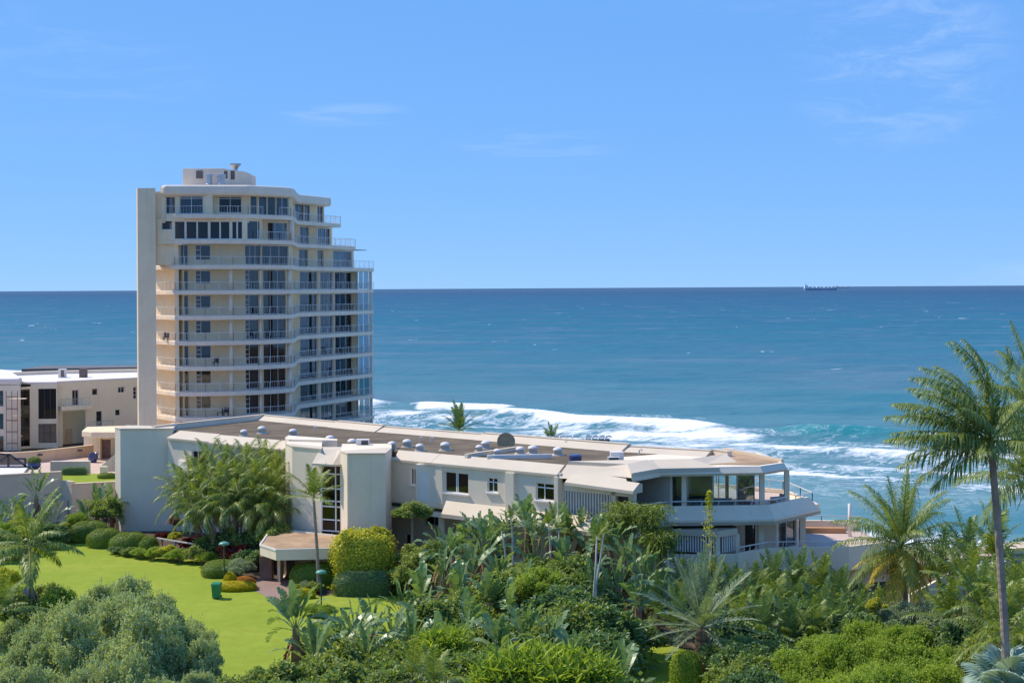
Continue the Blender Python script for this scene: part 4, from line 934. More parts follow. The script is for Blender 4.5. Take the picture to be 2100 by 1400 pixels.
# pots
def pot(u, d, z, r, h, label, leafy):
    x = gx(u, d); o = thing('glazed_pot', (x, d, z), label, 'pot', 'blue glazed pots on the terrace')
    MB().lathe((x, d, z), [(r*.6, 0), (r*.95, h*.35), (r, h*.65), (r*.82, h*.9), (r*.9, h), (r*.75, h), (r*.7, h*.85)], 16).build('vessel', 'blue_glaze', o, smooth=True)
    return o
pot(189, 173.5, .06, .62, 1.15, 'large blue glazed pot by the beige boundary wall', 0)
pot(68, 134, 4.2, .62, .75, 'blue glazed pot with clipped bush on the retaining wall', 1)
# ---------------------------------------------------------------- rooftop units
def rooftop(name, u, v, label, cat): c = onz(u, v, 8.6); return c, thing(name, tuple(c), label, cat)
c, o = rooftop('air_conditioner', 744, 920, 'white boxy rooftop air conditioner with dark fan grille', 'air conditioner')
MB().box(c.x-.5, c.x+.5, c.y-.3, c.y+.3, 8.6, 9.35).build('casing', 'white_paint', o); MB().box(c.x-.08, c.x+.45, c.y-.33, c.y-.28, 8.7, 9.27).build('grille', 'dark_inside', o)
c, o = rooftop('air_conditioner', 1262, 947, 'white air conditioner with dark grille at the roof corner', 'air conditioner')
MB().box(c.x-.35, c.x+.6, c.y, c.y+.6, 8.6, 9.3).build('casing', 'white_paint', o); MB().box(c.x-.55, c.x+.3, c.y-.4, c.y-.05, 8.6, 9.0).build('casing', 'white_paint', o); MB().box(c.x-.45, c.x+.2, c.y-.43, c.y-.38, 8.66, 8.95).build('grille', 'dark_inside', o)
c, o = rooftop('water_tank', 1180, 945, 'dark blue round tank on the gravel roof', 'tank')
MB().lathe(tuple(c), [(.42, 0), (.46, .2), (.46, .4), (.3, .48)], 14).build('drum', 'blue_glaze', o, smooth=False)
c0, c1 = onz(999, 938, 8.75), onz(1132, 936, 8.75)
o = thing('roof_duct', (c0.x, c0.y, 8.6), 'long white duct lying across the gravel roof', 'duct')
MB().bar((c0.x, c0.y, 8.8), (c1.x, c1.y, 8.8), .22, .28).build('duct', 'white_paint', o)
for f_ in (.1, .5, .95): q = c0.lerp(c1, f_); MB().box(q.x-.08, q.x+.08, q.y-.08, q.y+.08, 8.6, 8.68).build('foot', 'steel', o)
c, o = rooftop('satellite_dish', 1038, 914, 'tan mesh satellite dish standing on the gravel roof', 'satellite dish')
m = MB(); n = 18; nn = Vector((0.05, -0.93, .36)); ax = nn.cross(Vector((0, 0, 1))).normalized(); ay = ax.cross(nn)
cc0 = Vector((c.x, c.y, 8.95)); m.v = [tuple(cc0+nn*-.12)]; rr = [[cc0+(ax*math.cos(2*math.pi*k/n)+ay*math.sin(2*math.pi*k/n))*r+nn*(r*r*.25-.12) for k in range(n)] for r in (.25, .5, .72)]
for r in rr: m.v += [tuple(p) for p in r]
m.f = [(0, 1+k, 1+(k+1) % n) for k in range(n)]+[(1+i*n+k, 1+(i+1)*n+k, 1+(i+1)*n+(k+1) % n, 1+i*n+(k+1) % n) for i in range(2) for k in range(n)]
m.build('dish', 'dish_mesh', o, smooth=True); MB().tube([(c.x, c.y+.1, 8.58), (c.x, c.y+.1, 9.0)], .05, 6).build('post', 'steel', o)
MB().bar(tuple(cc0), tuple(cc0+nn*.5), .04).build('feed_arm', 'steel', o)
# pergola behind the building, white curved slats on top
pg = thing('pergola', (4.2, 124, float(ground_z(4.2, 124))), 'pergola with curved white slats showing above the roof parapet', 'pergola')
zz = zt(1180, 899, 124)
for i in range(10):
    x = gx(1124+i*13.5, 124); 
    if i == 5: continue
    MB().tube([(x-.3, 124.0, zz-.12), (x-.18, 124.2, zz+.13), (x+.1, 124.6, zz+.16), (x+.35, 125.2, zz)], .07, 5).build('slat', 'white_paint', pg)
MB().box(gx(1115, 124), gx(1250, 124), 124.6, 124.8, zz-.3, zz-.12).build('beam', 'dark_slat', pg)
for u in (1120, 1185, 1246): x = gx(u, 124.7); MB().box(x-.1, x+.1, 124.6, 124.8, float(ground_z(x, 124.7))-.2, zz-.3).build('post', 'dark_slat', pg)
# ---------------------------------------------------------------- bin, lamps, white path railing
b0 = onz(444, 1226, 0.02)
bn = thing('wheelie_bin', tuple(b0), 'green wheelie bin standing on the lawn', 'bin')
x, y = b0.x, b0.y
MB().loft([(x-.24, y-.25), (x+.24, y-.25), (x+.24, y+.25), (x-.24, y+.25)], .06, [(x-.30, y-.33), (x+.30, y-.33), (x+.30, y+.33), (x-.30, y+.33)], .97).build('body', 'bin_green', bn, bevel=.03)
MB().loft([(x-.34, y-.37), (x+.34, y-.37), (x+.34, y+.38), (x-.34, y+.38)], .97, [(x-.3, y-.3), (x+.3, y-.3), (x+.3, y+.32), (x-.3, y+.32)], 1.07).build('lid', 'bin_green', bn, bevel=.02)
MB().bar((x-.25, y+.4, .98), (x+.25, y+.4, .98), .04).build('handle', 'bin_green', bn)
for s in (-1, 1): MB().tube([(x+s*.24, y+.24, .1), (x+s*.31, y+.24, .1)], .1, 10).build('wheel', 'dark_frame', bn)
def lamp(u, vtop, vbase, label, z=0.0):
    q = onz(u, vbase, z); h = zt(u, vtop, q.y)-z
    o = thing('garden_lamp', tuple(q), label, 'lamp', 'garden lamps')
    MB().tube([(q.x, q.y, z), (q.x, q.y, z+h-.22)], .05, 8).build('post', 'lamp_green', o)
    MB().lathe((q.x, q.y, z+h-.26), [(.09, 0), (.36, .05), (.38, .1), (.3, .2), (.1, .27)], 14).build('shade', 'lamp_teal', o, smooth=True)
lamp(460, 1110, 1204, 'teal mushroom garden lamp beside the rounded hedge and bin')
lamp(659, 1168, 1242, 'teal mushroom garden lamp in front of the entrance hedge')
q = at(1440, 1386, 76); lo2 = thing('garden_lamp', (q.x, q.y, 0), 'teal mushroom garden lamp at the foot of the spiky palm', 'lamp', 'garden lamps')
MB().tube([(q.x, q.y, 0), (q.x, q.y, .2)], .05, 8).build('post', 'lamp_green', lo2); MB().lathe((q.x, q.y, .18), [(.09, 0), (.42, .05), (.45, .1), (.35, .22), (.1, .3)], 14).build('shade', 'lamp_teal', lo2, smooth=True)
hr = thing('path_railing', tuple(onz(322, 1128, 0)), 'white handrail running down the path below the grey end wall', 'railing')
r0, r1, r2 = onz(322, 1128, 0), onz(392, 1140, 0), onz(470, 1152, 0)
m = MB()
for a, b in ((r0, r1), (r1, r2)): m.bar((a.x, a.y, 1.0), (b.x, b.y, 1.0), .09)
m.build('rail', 'white_paint', hr)
for f_ in (0, .25, .5, .75, 1): q = r0.lerp(r2, f_); MB().box(q.x-.05, q.x+.05, q.y-.05, q.y+.05, 0, .98).build('post', 'white_paint', hr)
# entrance pot
q = onz(545, 1190, 0); o = thing('clay_planter', (q.x, q.y, 0), 'tall brown planter beside the entrance canopy', 'planter')
MB().box(q.x-.45, q.x+.45, q.y, q.y+.9, 0, 1.75).build('planter', 'clay_pot', o, bevel=.03)
# ---------------------------------------------------------------- sea front at the right
sf = thing('access_ramp', (32, 101, 0), 'pale curved ramp wall with white handrail behind the small coconut palm', 'wall')
Q0, Q1, Q2, Q3 = pu(1862, 92), pu(1905, 92.5), pu(1960, 94), pu(2060, 97)
for a, b, z0_, z1_ in ((Q0, Q1, 1.0, 1.6), (Q1, Q2, 1.6, 2.3), (Q2, Q3, 2.3, 2.2)):
    MB().quadloop([[(a[0], a[1], -.3), (a[0], a[1], z0_), (a[0], a[1]+.3, z0_), (a[0], a[1]+.3, -.3)], [(b[0], b[1], -.3), (b[0], b[1], z1_), (b[0], b[1]+.3, z1_), (b[0], b[1]+.3, -.3)]]).build('ramp_wall', 'cool_white', sf)
m = MB(); 
for a, b, z0_, z1_ in ((Q0, Q1, 1.9, 2.5), (Q1, pu(1938, 93.4), 2.5, 2.95)):
    m.bar((*a, z0_), (*b, z1_), .06); m.bar((*a, z0_-.35), (*b, z1_-.35), .04)
    for i in range(4): f_ = i/3; m.bar((a[0]+(b[0]-a[0])*f_, a[1]+(b[1]-a[1])*f_, z0_-.9+(z1_-z0_)*f_), (a[0]+(b[0]-a[0])*f_, a[1]+(b[1]-a[1])*f_, z0_+(z1_-z0_)*f_), .05)
m.build('handrail', 'white_metal', sf)
pv = thing('beach_pavilion', (31, 104.5, 0), 'low sandy pavilion and seawall half hidden behind the coconut palms', 'building')
MB().prism([pu(1760, 104), pu(1900, 104), pu(2010, 106), pu(2010, 109), pu(1760, 109)], -.6, .7).build('wall', 'off_white', pv)
MB().prism([pu(1745, 103.2), pu(1905, 103.2), pu(2030, 105), pu(2030, 109.5), pu(1745, 109.5)], 0.7, .9).build('deck', 'terrace_tile', pv)
for i in range(9): x = gx(1770+i*28, 103.9); MB().box(x-.07, x+.07, 103.4, 103.55, -.3, .7).build('post', 'orange_wall', pv)
MB().prism([pu(2030, 106), pu(2200, 108), pu(2200, 110), pu(2030, 109)], -2, 1.3).build('seawall', 'beige_wall', pv)
# ---------------------------------------------------------------- ships
def ship(u, d, L, label, sink, far):
    x = gx(u, d); o = thing('cargo_ship', (x, d, SEA), label, 'ship', None)
    hull = [(x-L/2, d-16), (x+L*.42, d-16), (x+L*.5, d), (x+L*.42, d+16), (x-L/2, d+16), (x-L*.52, d)]
    z = SEA-sink
    MB().loft([(x+(p[0]-x)*.96, d+(p[1]-d)*.9) for p in hull], z-4, hull, z+15).build('hull', 'ship_hull_hazed' if not far else 'ship_red_hazed', o)
    MB().prism([(x+(p[0]-x)*.985, d+(p[1]-d)*.9) for p in hull], z+15, z+20).build('deck', 'ship_deck_hazed', o)
    MB().box(x-L*.49, x-L*.40, d-14, d+14, z+20, z+38).build('bridge', 'ship_white', o)
    MB().box(x-L*.455, x-L*.435, d-4, d+4, z+38, z+50).build('funnel', 'ship_red_hazed', o)
    for i in range(7): xx = x-L*.36+i*L*.115; MB().box(xx, xx+L*.08, d-12, d+12, z+20, z+27-(i % 2)*2).build('cargo_block', 'ship_white' if i % 3 else 'ship_deck_hazed', o)
    MB().bar((x+L*.40, d, z+20), (x+L*.40, d, z+36), 2.0).build('mast', 'ship_white', o)
ship(1683, 10300, 240, 'long grey cargo ship with white bridge on the horizon', 0, False)
ship(1728, 24000, 230, 'faint reddish ship low on the horizon behind the cargo ship', 1.0, True)

# balcony chairs on the tower
def chair(u, k, d_in, label):
    x_, y_ = (gx(u, d_in), d_in) if u < 600 else onFG(u, 0.8); z_ = zk(k)
    o = thing('balcony_chair', (x_, y_, z_), label, 'chair', 'balcony chairs')
    for nm, b in (('seat', (-.3, .3, -.3, .3, .38, .45)), ('backrest', (-.3, .3, .25, .31, .45, .95)), ('leg', (-.29, -.23, -.29, -.23, 0, .38)), ('leg', (.23, .29, -.29, -.23, 0, .38)), ('leg', (-.29, -.23, .23, .29, 0, .38)), ('leg', (.23, .29, .23, .29, 0, .38))):
        p_ = MB().box(*b).build(nm, 'dark_seat', None); p_.parent = o
    o.rotation_euler = (0, 0, u*1.7)
for u, k, d_, t_ in ((340, -2, 164.2, 'dark chair on the left loggia of the tower'), (442, -3, 163.9, 'dark chair near the round column, mid tower balcony'), (450, -5, 163.9, 'dark chair beside the round column low on the tower'), (462, -5, 164.2, 'second dark chair low on the tower by the round column'), (560, -1, 166.8, 'dark chair before a sliding door on the tower'), (552, -2, 166.6, 'dark chair left of the sliding door, mid tower'), (700, -3, 0, 'dark chair on the seaward balcony of the tower'), (716, -4, 0, 'dark chair on a lower seaward balcony of the tower'), (720, -1, 0, 'dark chair at the far end of an upper balcony')): chair(u, k, d_, t_)
# ---------------------------------------------------------------- plant generators
rs = np.random.RandomState(11)
def mesh_np(name, V, F, mat, lt=None, smooth=False):
    """F: (n,4) or (n,3) int array or list of both"""
    Fs = F if isinstance(F, list) else [F]
    me = bpy.data.meshes.new(name); V = np.asarray(V, np.float32)
    me.vertices.add(len(V)); me.vertices.foreach_set('co', V.ravel())
    li = np.concatenate([f.ravel() for f in Fs]).astype(np.int32)
    tot = np.concatenate([np.full(len(f), f.shape[1], np.int32) for f in Fs])
    me.loops.add(len(li)); me.loops.foreach_set('vertex_index', li)
    me.polygons.add(len(tot)); me.polygons.foreach_set('loop_start', (np.cumsum(tot)-tot).astype(np.int32)); me.polygons.foreach_set('loop_total', tot)
    if smooth: me.polygons.foreach_set('use_smooth', np.full(len(tot), True))
    me.update(); me.validate()
    if lt is not None:
        a = me.attributes.new('lt', 'FLOAT', 'POINT'); a.data.foreach_set('value', np.asarray(lt, np.float32))
    me.materials.append(MATS[mat]); return me
def unit(v): return v/np.maximum(np.linalg.norm(v, axis=-1, keepdims=True), 1e-9)
def leaves(pos, nrm, axis, ln, wd, fold=0.18):
    """diamond leaves with a fold along the midrib: base, two sides, tip -> 2 triangles"""
    n = len(pos); axis = unit(axis-nrm*(axis*nrm).sum(1, keepdims=True)); side = np.cross(nrm, axis)
    ln = ln[:, None]; wd = wd[:, None]
    b = pos; tp = pos+axis*ln-nrm*ln*0.12
    l = pos+axis*ln*.48+side*wd*.5+nrm*wd*fold; r = pos+axis*ln*.48-side*wd*.5+nrm*wd*fold
    V = np.stack([b, l, tp, r], 1).reshape(-1, 3)
    i = np.arange(n)[:, None]*4
    return V, np.concatenate([i+[0, 2, 1], i+[0, 3, 2]], 0)
def crown_mesh(name, mat, lobes, per, size, up=0.35, aspect=2.0, seed=0, shoots=0, slen=.2):
    """leaf clumps around lobes (cx,cy,cz,rx,ry,rz): each twig carries a tuft of leaves"""
    r = np.random.RandomState(seed); Vs, Fs, T = [], [], []; base = 0
    for (cx, cy, cz, rx, ry, rz) in lobes:
        nt = per; d = unit(r.normal(size=(nt, 3))); d[:, 2] = np.where(d[:, 2] < -0.35, -d[:, 2], d[:, 2])
        rad = np.where(r.rand(nt) < 0.72, r.uniform(0.82, 1.06, nt), r.uniform(0.35, 0.85, nt))
        c = np.array([cx, cy, cz])+d*np.array([rx, ry, rz])*rad[:, None]
        k = 6                                             # leaves per tuft
        pos = np.repeat(c, k, 0)+r.normal(size=(nt*k, 3))*size*.42
        ax = unit(np.repeat(d, k, 0)*.75+r.normal(size=(nt*k, 3))*.55+np.array([0, 0, up]))
        nm = unit(np.cross(ax, r.normal(size=(nt*k, 3)))+np.array([0, 0, .45])+np.repeat(d, k, 0)*.5)
        ln = size*r.uniform(.7, 1.35, nt*k); V, F = leaves(pos, nm, ax, ln, ln/aspect)
        Vs.append(V); Fs.append(F+base); base += len(V)
        tone = np.repeat(r.rand(nt), k)*.5+r.rand(nt*k)*.5
        T.append(np.repeat(tone, 4))
    for k in range(shoots):                                # stray twigs that break the outline
        cx, cy, cz, rx, ry, rz = lobes[r.randint(len(lobes))]; d = unit(r.normal(size=3)+np.array([0, 0, 1.1])); b0 = np.array([cx, cy, cz])+d*np.array([rx, ry, rz])*.9
        dr = unit(d+np.array([0, 0, .9])+r.normal(size=3)*.25); m = 13; f = r.rand(m)[:, None]
        pos = b0+dr*f*slen*r.uniform(.5, 1.2); ax = unit(dr*.7+r.normal(size=(m, 3))*.7); nm = unit(np.cross(ax, r.normal(size=(m, 3)))+np.array([0, 0, .4]))
        ln = size*r.uniform(.6, 1.1, m); V, F = leaves(pos, nm, ax, ln, ln/aspect); Vs.append(V); Fs.append(F+base); base += len(V); T.append(np.repeat(.45+.5*r.rand(m), 4))
    return mesh_np(name, np.concatenate(Vs), np.concatenate(Fs), mat, np.concatenate(T))
def blob_lobes(n, seed, flat=0.85, rmin=.17, rmax=.34, low=-.1):
    r = np.random.RandomState(seed); out = []
    for i in range(n):
        d = unit(r.normal(size=3)); d[2] = abs(d[2]) if d[2] < low else d[2]
        q = r.uniform(.42, .86); rr = r.uniform(rmin, rmax)
        out.append((d[0]*q, d[1]*q, d[2]*q*flat, rr, rr, rr*.85))
    return out
CROWNS = {}
def crowns(kind, mat, nvar, nl, per, size, **kw):
    CROWNS[kind] = [crown_mesh('crown_'+kind, mat, blob_lobes(nl, 100+7*i+hash_s(kind)), per, size, seed=i*13+hash_s(kind), **kw) for i in range(nvar)]
def hash_s(s): return sum(ord(c)*(i+3) for i, c in enumerate(s)) % 997
crowns('silver', 'leaf_silver', 3, 34, 120, .072, aspect=2.3, up=.75, shoots=170, slen=.24)
crowns('bright', 'leaf_bright', 3, 44, 95, .062, aspect=2.0, up=.7, shoots=230, slen=.26)
crowns('mid', 'leaf_mid', 3, 24, 85, .12, aspect=1.9, up=.2, shoots=50, slen=.3)
crowns('dark', 'leaf_dark', 2, 24, 85, .12, aspect=1.9, up=.2)
crowns('yellow', 'leaf_yellow', 2, 14, 130, .10, aspect=1.7, up=.4)
crowns('grey', 'leaf_grey', 1, 26, 120, .075, aspect=2.4, up=.5)
crowns('red', 'leaf_red', 1, 9, 60, .22, aspect=2.6, up=.6)
crowns('strap', 'leaf_bright', 1, 8, 70, .5, aspect=7.0, up=1.2)
MBX = {}
def limb_mesh(name, seed, mat='bark'):
    r = random.Random(seed); m = MB()
    m.tube([(0, 0, -1.02), (.02, .01, -.6), (0, 0.02, -.25), (.04, 0, .1)], [.075, .06, .05, .03], 7)
    for i in range(9):
        a = r.uniform(0, 6.28); z = r.uniform(-.75, -.2); q = r.uniform(.35, .6)
        m.tube([(0, 0, z), (math.cos(a)*q*.5, math.sin(a)*q*.5, z+.22), (math.cos(a)*q, math.sin(a)*q, z+.6)], [.035, .022, .008], 5)
    me = bpy.data.meshes.new(name); me.from_pydata(m.v, [], m.f); me.materials.append(MATS[mat]); return me
LIMBS = [limb_mesh('trunk', i) for i in range(2)]
rv = random.Random(77)
def bush(kind, u, vtop, d, r, label, cat='shrub', name='shrub', squash=1.0, group=None, z0=None):
    x = gx(u, d)+0; top = zt(u, vtop, d); g0 = float(ground_z(x, d)) if z0 is None else z0
    h = max(top-g0, .4); rz = min(h*.62, r*1.0*squash)
    o = thing(name, (x, d, g0), label, cat, group)
    mobj('crown', rv.choice(CROWNS[kind]), o, (0, 0, h-rz*.98), rv.uniform(0, 6.28), (r, r, rz))
    mobj('trunk', rv.choice(LIMBS), o, (0, 0, h-rz*.98), rv.uniform(0, 6.28), (r*.8, r*.8, (h-rz*.98)/1.0))
    return o
# clipped hedge: dense small leaves over a shaped body
def super_pts(n, e, seed):
    r = np.random.RandomState(seed); d = unit(r.normal(size=(n, 3))); d[:, 2] = np.where(d[:, 2] < -.62, -d[:, 2], d[:, 2])
    k = (np.abs(d)**e).sum(1)**(-1/e); return d*k[:, None], d
def hedge_mesh(name, mat, e=3.0, n=5200, size=.055, seed=0, shag=0.03):
    r = np.random.RandomState(seed); p, d = super_pts(n, e, seed); nm = unit(np.sign(d)*np.abs(d)**(e-1))
    lump = 1+shag*np.sin(p[:, 0]*5+seed)*np.cos(p[:, 1]*6)+shag*r.normal(size=n)*.6
    ax = unit(nm*.55+r.normal(size=(n, 3))*.7+np.array([0, 0, .3])); nn = unit(nm+r.normal(size=(n, 3))*.5)
    ln = size*r.uniform(.7, 1.4, n)
    V, F = leaves(p*lump[:, None], nn, ax, ln, ln/1.6)
    # body under the leaves
    th = np.linspace(-.25, math.pi/2, 9); ph = np.linspace(0, 2*math.pi, 17)[:-1]
    D = np.array([[math.cos(a)*math.cos(b), math.cos(a)*math.sin(b), math.sin(a)] for a in th for b in ph]); D = D*(np.abs(D)**e).sum(1)[:, None]**(-1/e)*.93
    D[:16, 2] = -.6
    q = [[i*16+j, i*16+(j+1) % 16, (i+1)*16+(j+1) % 16, (i+1)*16+j] for i in range(8) for j in range(16)]
    T = np.concatenate([np.repeat(r.rand(n), 4), np.full(len(D), .05)])
    return mesh_np(name, np.concatenate([V, D]), [F, np.array(q)+len(V)], mat, T)
HEDGE = {}
def hedge(u, vtop, d, rx, ry, label, mat='leaf_hedge', e=3.0, rz=0, name='hedge', cat='hedge', group=None, shag=.03, size=.055, h=None, z0=0.0):
    key = (mat, e, shag, size)
    if key not in HEDGE: HEDGE[key] = hedge_mesh('foliage', mat, e, 9000, size, len(HEDGE)+3, shag)
    x = gx(u, d); top = zt(u, vtop, d)-z0 if h is None else h
    o = thing(name, (x, d, z0), label, cat, group)
    mobj('foliage', HEDGE[key], o, (0, 0, top*.36), rz, (rx, ry, top*.64)); return o
# palm fronds
def frond_np(L, el, droop, nl, ll, lw, az=0.0, wind=(0, 0, 0), hang=.5, vee=.25, seed=0, twist=0.0, fwd=.55):
    r = np.random.RandomState(seed); n = 14; ds = L/n
    p = np.zeros(3); d = np.array([math.cos(el)*math.cos(az), math.cos(el)*math.sin(az), math.sin(el)]); P = [p.copy()]; D = [d.copy()]
    wv = np.array(wind, float)
    for i in range(n):
        f = (i+1)/n
        d = d+np.array([0, 0, -1.0])*droop*ds*(.35+1.3*f)+wv*ds*(.3+1.2*f); d = d/np.linalg.norm(d); p = p+d*ds; P.append(p.copy()); D.append(d.copy())
    P = np.array(P); D = np.array(D); V = []; Q = []; T3 = []; lt = []
    for i in range(n+1):                                   # rachis
        s = np.cross(D[i], [0, 0, 1.0]); s = s/max(np.linalg.norm(s), 1e-6); up = np.cross(s, D[i]); w_ = .045*(1-i/(n+1))*L/4+.006
        V += [P[i]+s*w_, P[i]-s*w_, P[i]+up*w_]; lt += [.95]*3
        if i:
            b = 3*(i-1)
            for k in range(3): Q.append([b+k, b+(k+1) % 3, b+3+(k+1) % 3, b+3+k])
    for i in range(nl):
        f = .12+.87*(i+.5)/nl; x = f*n; k = min(int(x), n-1); a = x-k
        pos = P[k]*(1-a)+P[k+1]*a; dd = D[k]*(1-a)+D[k+1]*a; dd = dd/np.linalg.norm(dd)
        s = np.cross(dd, [0, 0, 1.0]); s = s/max(np.linalg.norm(s), 1e-6); up = np.cross(s, dd)
        prof = ll*(.45+.55*math.sin(math.pi*min(1, .18+f*.86)))*(1.0 if f < .8 else 1-(f-.8)*1.6)
        for sg in (-1, 1):
            q = unit(dd*(fwd+.45*f)+s*sg*(.95-.3*f)+up*vee+wv*.5+r.normal(size=3)*.09); l = prof*r.uniform(.85, 1.1)
            m1 = pos+q*l*.34; q2 = unit(q+np.array([0, 0, -hang*.6])+wv*.8+r.normal(size=3)*.09); m2 = m1+q2*l*.34
            q3 = unit(q2+np.array([0, 0, -hang])+wv*1.0+r.normal(size=3)*.12); e = m2+q3*l*.34
            wv_ = unit(np.cross(q, up+s*sg*.3))*lw*.5; b = len(V)
            V += [pos-wv_*.5, pos+wv_*.5, m1-wv_, m1+wv_, m2-wv_*.8, m2+wv_*.8, e]; Q += [[b, b+1, b+3, b+2], [b+2, b+3, b+5, b+4]]; T3.append([b+4, b+5, b+6]); lt += [r.rand()]*7
    return np.array(V), np.array(Q), np.array(T3), np.array(lt)
def frond_mesh(mat, *a, **k):
    V, Q, T3, lt = frond_np(*a, **k); return mesh_np('frond', V, [Q, T3], mat, lt)
FR = {}
def fronds(key, mat, els, **k):
    if key not in FR: FR[key] = [frond_mesh(mat, el=e, seed=i*5+hash_s(key), **k) for i, e in enumerate(els)]
    return FR[key]
def trunk_mesh(pts, r0, r1, mat='palm_bark', rings=26, n=9):
    pts = [Vector(p) for p in pts]; m = MB(); P = []; RR = []
    for i in range(rings*2+1):
        f = i/(rings*2); x = f*(len(pts)-1); k = min(int(x), len(pts)-2); a = x-k
        p0, p1, p2, p3 = pts[max(k-1, 0)], pts[k], pts[k+1], pts[min(k+2, len(pts)-1)]
        P.append(p1+(p2-p0)*.5*a+(p0*2-p1*5+p2*4-p3)*.5*a*a+(p1*3-p0-p2*3+p3)*.5*a**3)
        RR.append((r0+(r1-r0)*f**.7)*(1.06 if i % 2 else .97)*(1+.5*max(0, .06-f)/.06))
    m.tube(P, RR, n); me = bpy.data.meshes.new('trunk'); me.from_pydata(m.v, [], m.f); me.materials.append(MATS[mat]); return me
def palm(name, x, y, z0, h, key, label, cat='palm tree', n=14, tr=(.16, .11), lean=(0, 0), sc=1.0, group=None, azs=None, bark='palm_bark', dead=0, seed=0):
    """Empty > trunk, frond... ; fronds share meshes and turn about the vertical"""
    r = random.Random(seed*17+3); o = thing(name, (x, y, z0), label, cat, group)
    if h > .15:
        mobj('trunk', trunk_mesh([(0, 0, -.2), (lean[0]*.35, lean[1]*.35, h*.4), (lean[0]*.8, lean[1]*.8, h*.8), (lean[0], lean[1], h)], *tr, mat=bark, rings=max(4, int(h*3))), o)
    fl = FR[key]
    for i in range(n):
        a = 6.283*i*.382+r.uniform(-.25, .25)
        mobj('frond', fl[min(int(i*len(fl)/n), len(fl)-1)], o, (lean[0], lean[1], h+(1-i/n)*.15), a, sc*r.uniform(.85, 1.12))
    for i in range(dead):
        mobj('dead_frond', FR['dead'][i % len(FR['dead'])], o, (lean[0], lean[1], h-.1), r.uniform(0, 6.28), sc*r.uniform(.6, .9))
    return o
# giant paddle leaves (wild banana / bird of paradise)
def paddle_np(pet, L, W, el, seed, droop=.25, tear=.5):
    r = np.random.RandomState(seed); V = []; F = []; lt = []
    d = np.array([math.cos(el), 0, math.sin(el)]); p = np.zeros(3); side = np.array([0, 1.0, 0])
    pts = [p.copy()]; dirs = [d.copy()]
    for i in range(3): d = unit(d+np.array([0.03, 0, -.02])); p = p+d*pet/3; pts.append(p.copy()); dirs.append(d.copy())
    for i, q in enumerate(pts):
        w_ = .045*(1-.45*i/3); up = np.cross(dirs[i], side)
        V += [q+side*w_, q-side*w_, q+up*w_]; lt += [.75]*3
        if i:
            b = 3*(i-1)
            for k in range(3): F.append([b+k, b+(k+1) % 3, b+3+(k+1) % 3, b+3+k])
    n = 9; tw_ = r.uniform(-.5, .5)
    for i in range(n):
        f0, f1 = i/n, (i+1)/n; dn = unit(d+np.array([0, 0, -droop*(.3+f0)])*.28); p1 = p+dn*L/n
        up = unit(np.cross(dn, side)); s = unit(side*math.cos(tw_)+up*math.sin(tw_)); up = np.cross(dn, s)
        wf = lambda f: W*.5*max(.05, (math.sin(math.pi*min(1, .10+f*.86)))**.62)
        torn = i > 0 and r.rand() < tear
        for sg in (-1, 1):
            lift = r.uniform(.12, .38) if not torn else r.uniform(-.25, .3)
            w0 = wf(f0)*(1 if not torn else r.uniform(.8, 1)); w1 = wf(f1); g = .016*L if torn else 0
            a0 = p+dn*g*.0; e0 = p+dn*g+s*sg*w0+up*lift*w0+dn*w0*.35; e1 = p1-dn*g*.4+s*sg*w1+up*lift*w1+dn*w1*.35
            b = len(V); V += [a0, p1, e1, e0]; F.append([b, b+1, b+2, b+3] if sg < 0 else [b+3, b+2, b+1, b])
            lt += [.5+r.uniform(-.3, .3)]*4
        p = p1; d = dn
    return np.array(V), np.array(F), np.array(lt)
PAD = {}
for q, el in enumerate((88, 76, 62, 48, 30, 8)):
    PAD[q] = [mesh_np('leaf', *(lambda t: (t[0], t[1]))(w_ := paddle_np(.75 if q < 5 else .6, 1.75, .60, R(el), q*9+v, .25+.13*q, .28)), 'leaf_paddle', w_[2]) for v in range(3)]
DEADP = [mesh_np('dead_leaf', *(lambda t: (t[0], t[1]))(w_ := paddle_np(.35, 1.3, .34, R(-68), 90+v, .3, .9)), 'dead_leaf', w_[2]) for v in range(3)]
STEM = [limb_mesh('stem', 40)]
def stem_np(h, r0):
    m = MB(); m.tube([(0, 0, -.1), (.04, 0, h*.4), (0, .03, h*.75), (0, 0, h)], [r0*1.15, r0, r0*1.05, r0*.8], 7)
    me = bpy.data.meshes.new('stem'); me.from_pydata(m.v, [], m.f); me.materials.append(MATS['dead_leaf']); return me
ST_UNIT = stem_np(1.0, .13)
def paddle_plant(u, vtop, d, label, group=None, sc=1.0, n=9, seed=0, dead=2, fan=None):
    r = random.Random(seed*31+5); x = gx(u, d); top = zt(u, vtop, d); g0 = float(ground_z(x, d))
    H = max(.25, top-g0-2.1*sc)
    o = thing('wild_banana', (x, d, g0), label, 'plant', group)
    mobj('stem', ST_UNIT, o, (0, 0, 0), r.uniform(0, 6), (1.7, 1.7, H+.15))
    fa = r.choice((r.gauss(0, .45), r.gauss(0, .45), r.uniform(0, 3.14))) if fan is None else fan
    for i in range(n):
        f = i/(n-1)*2-1; q = min(5, int(abs(f)*5.2)); az = fa+(0 if f > 0 else math.pi)+r.uniform(-.35, .35)
        mobj('leaf', r.choice(PAD[q]), o, (0, 0, H), az, sc*r.uniform(.8, 1.1))
    for i in range(dead): mobj('dead_leaf', r.choice(DEADP), o, (0, 0, H+.05-.12*(i % 5)), r.uniform(0, 6.28), sc*r.uniform(.8, 1.25))
    return o
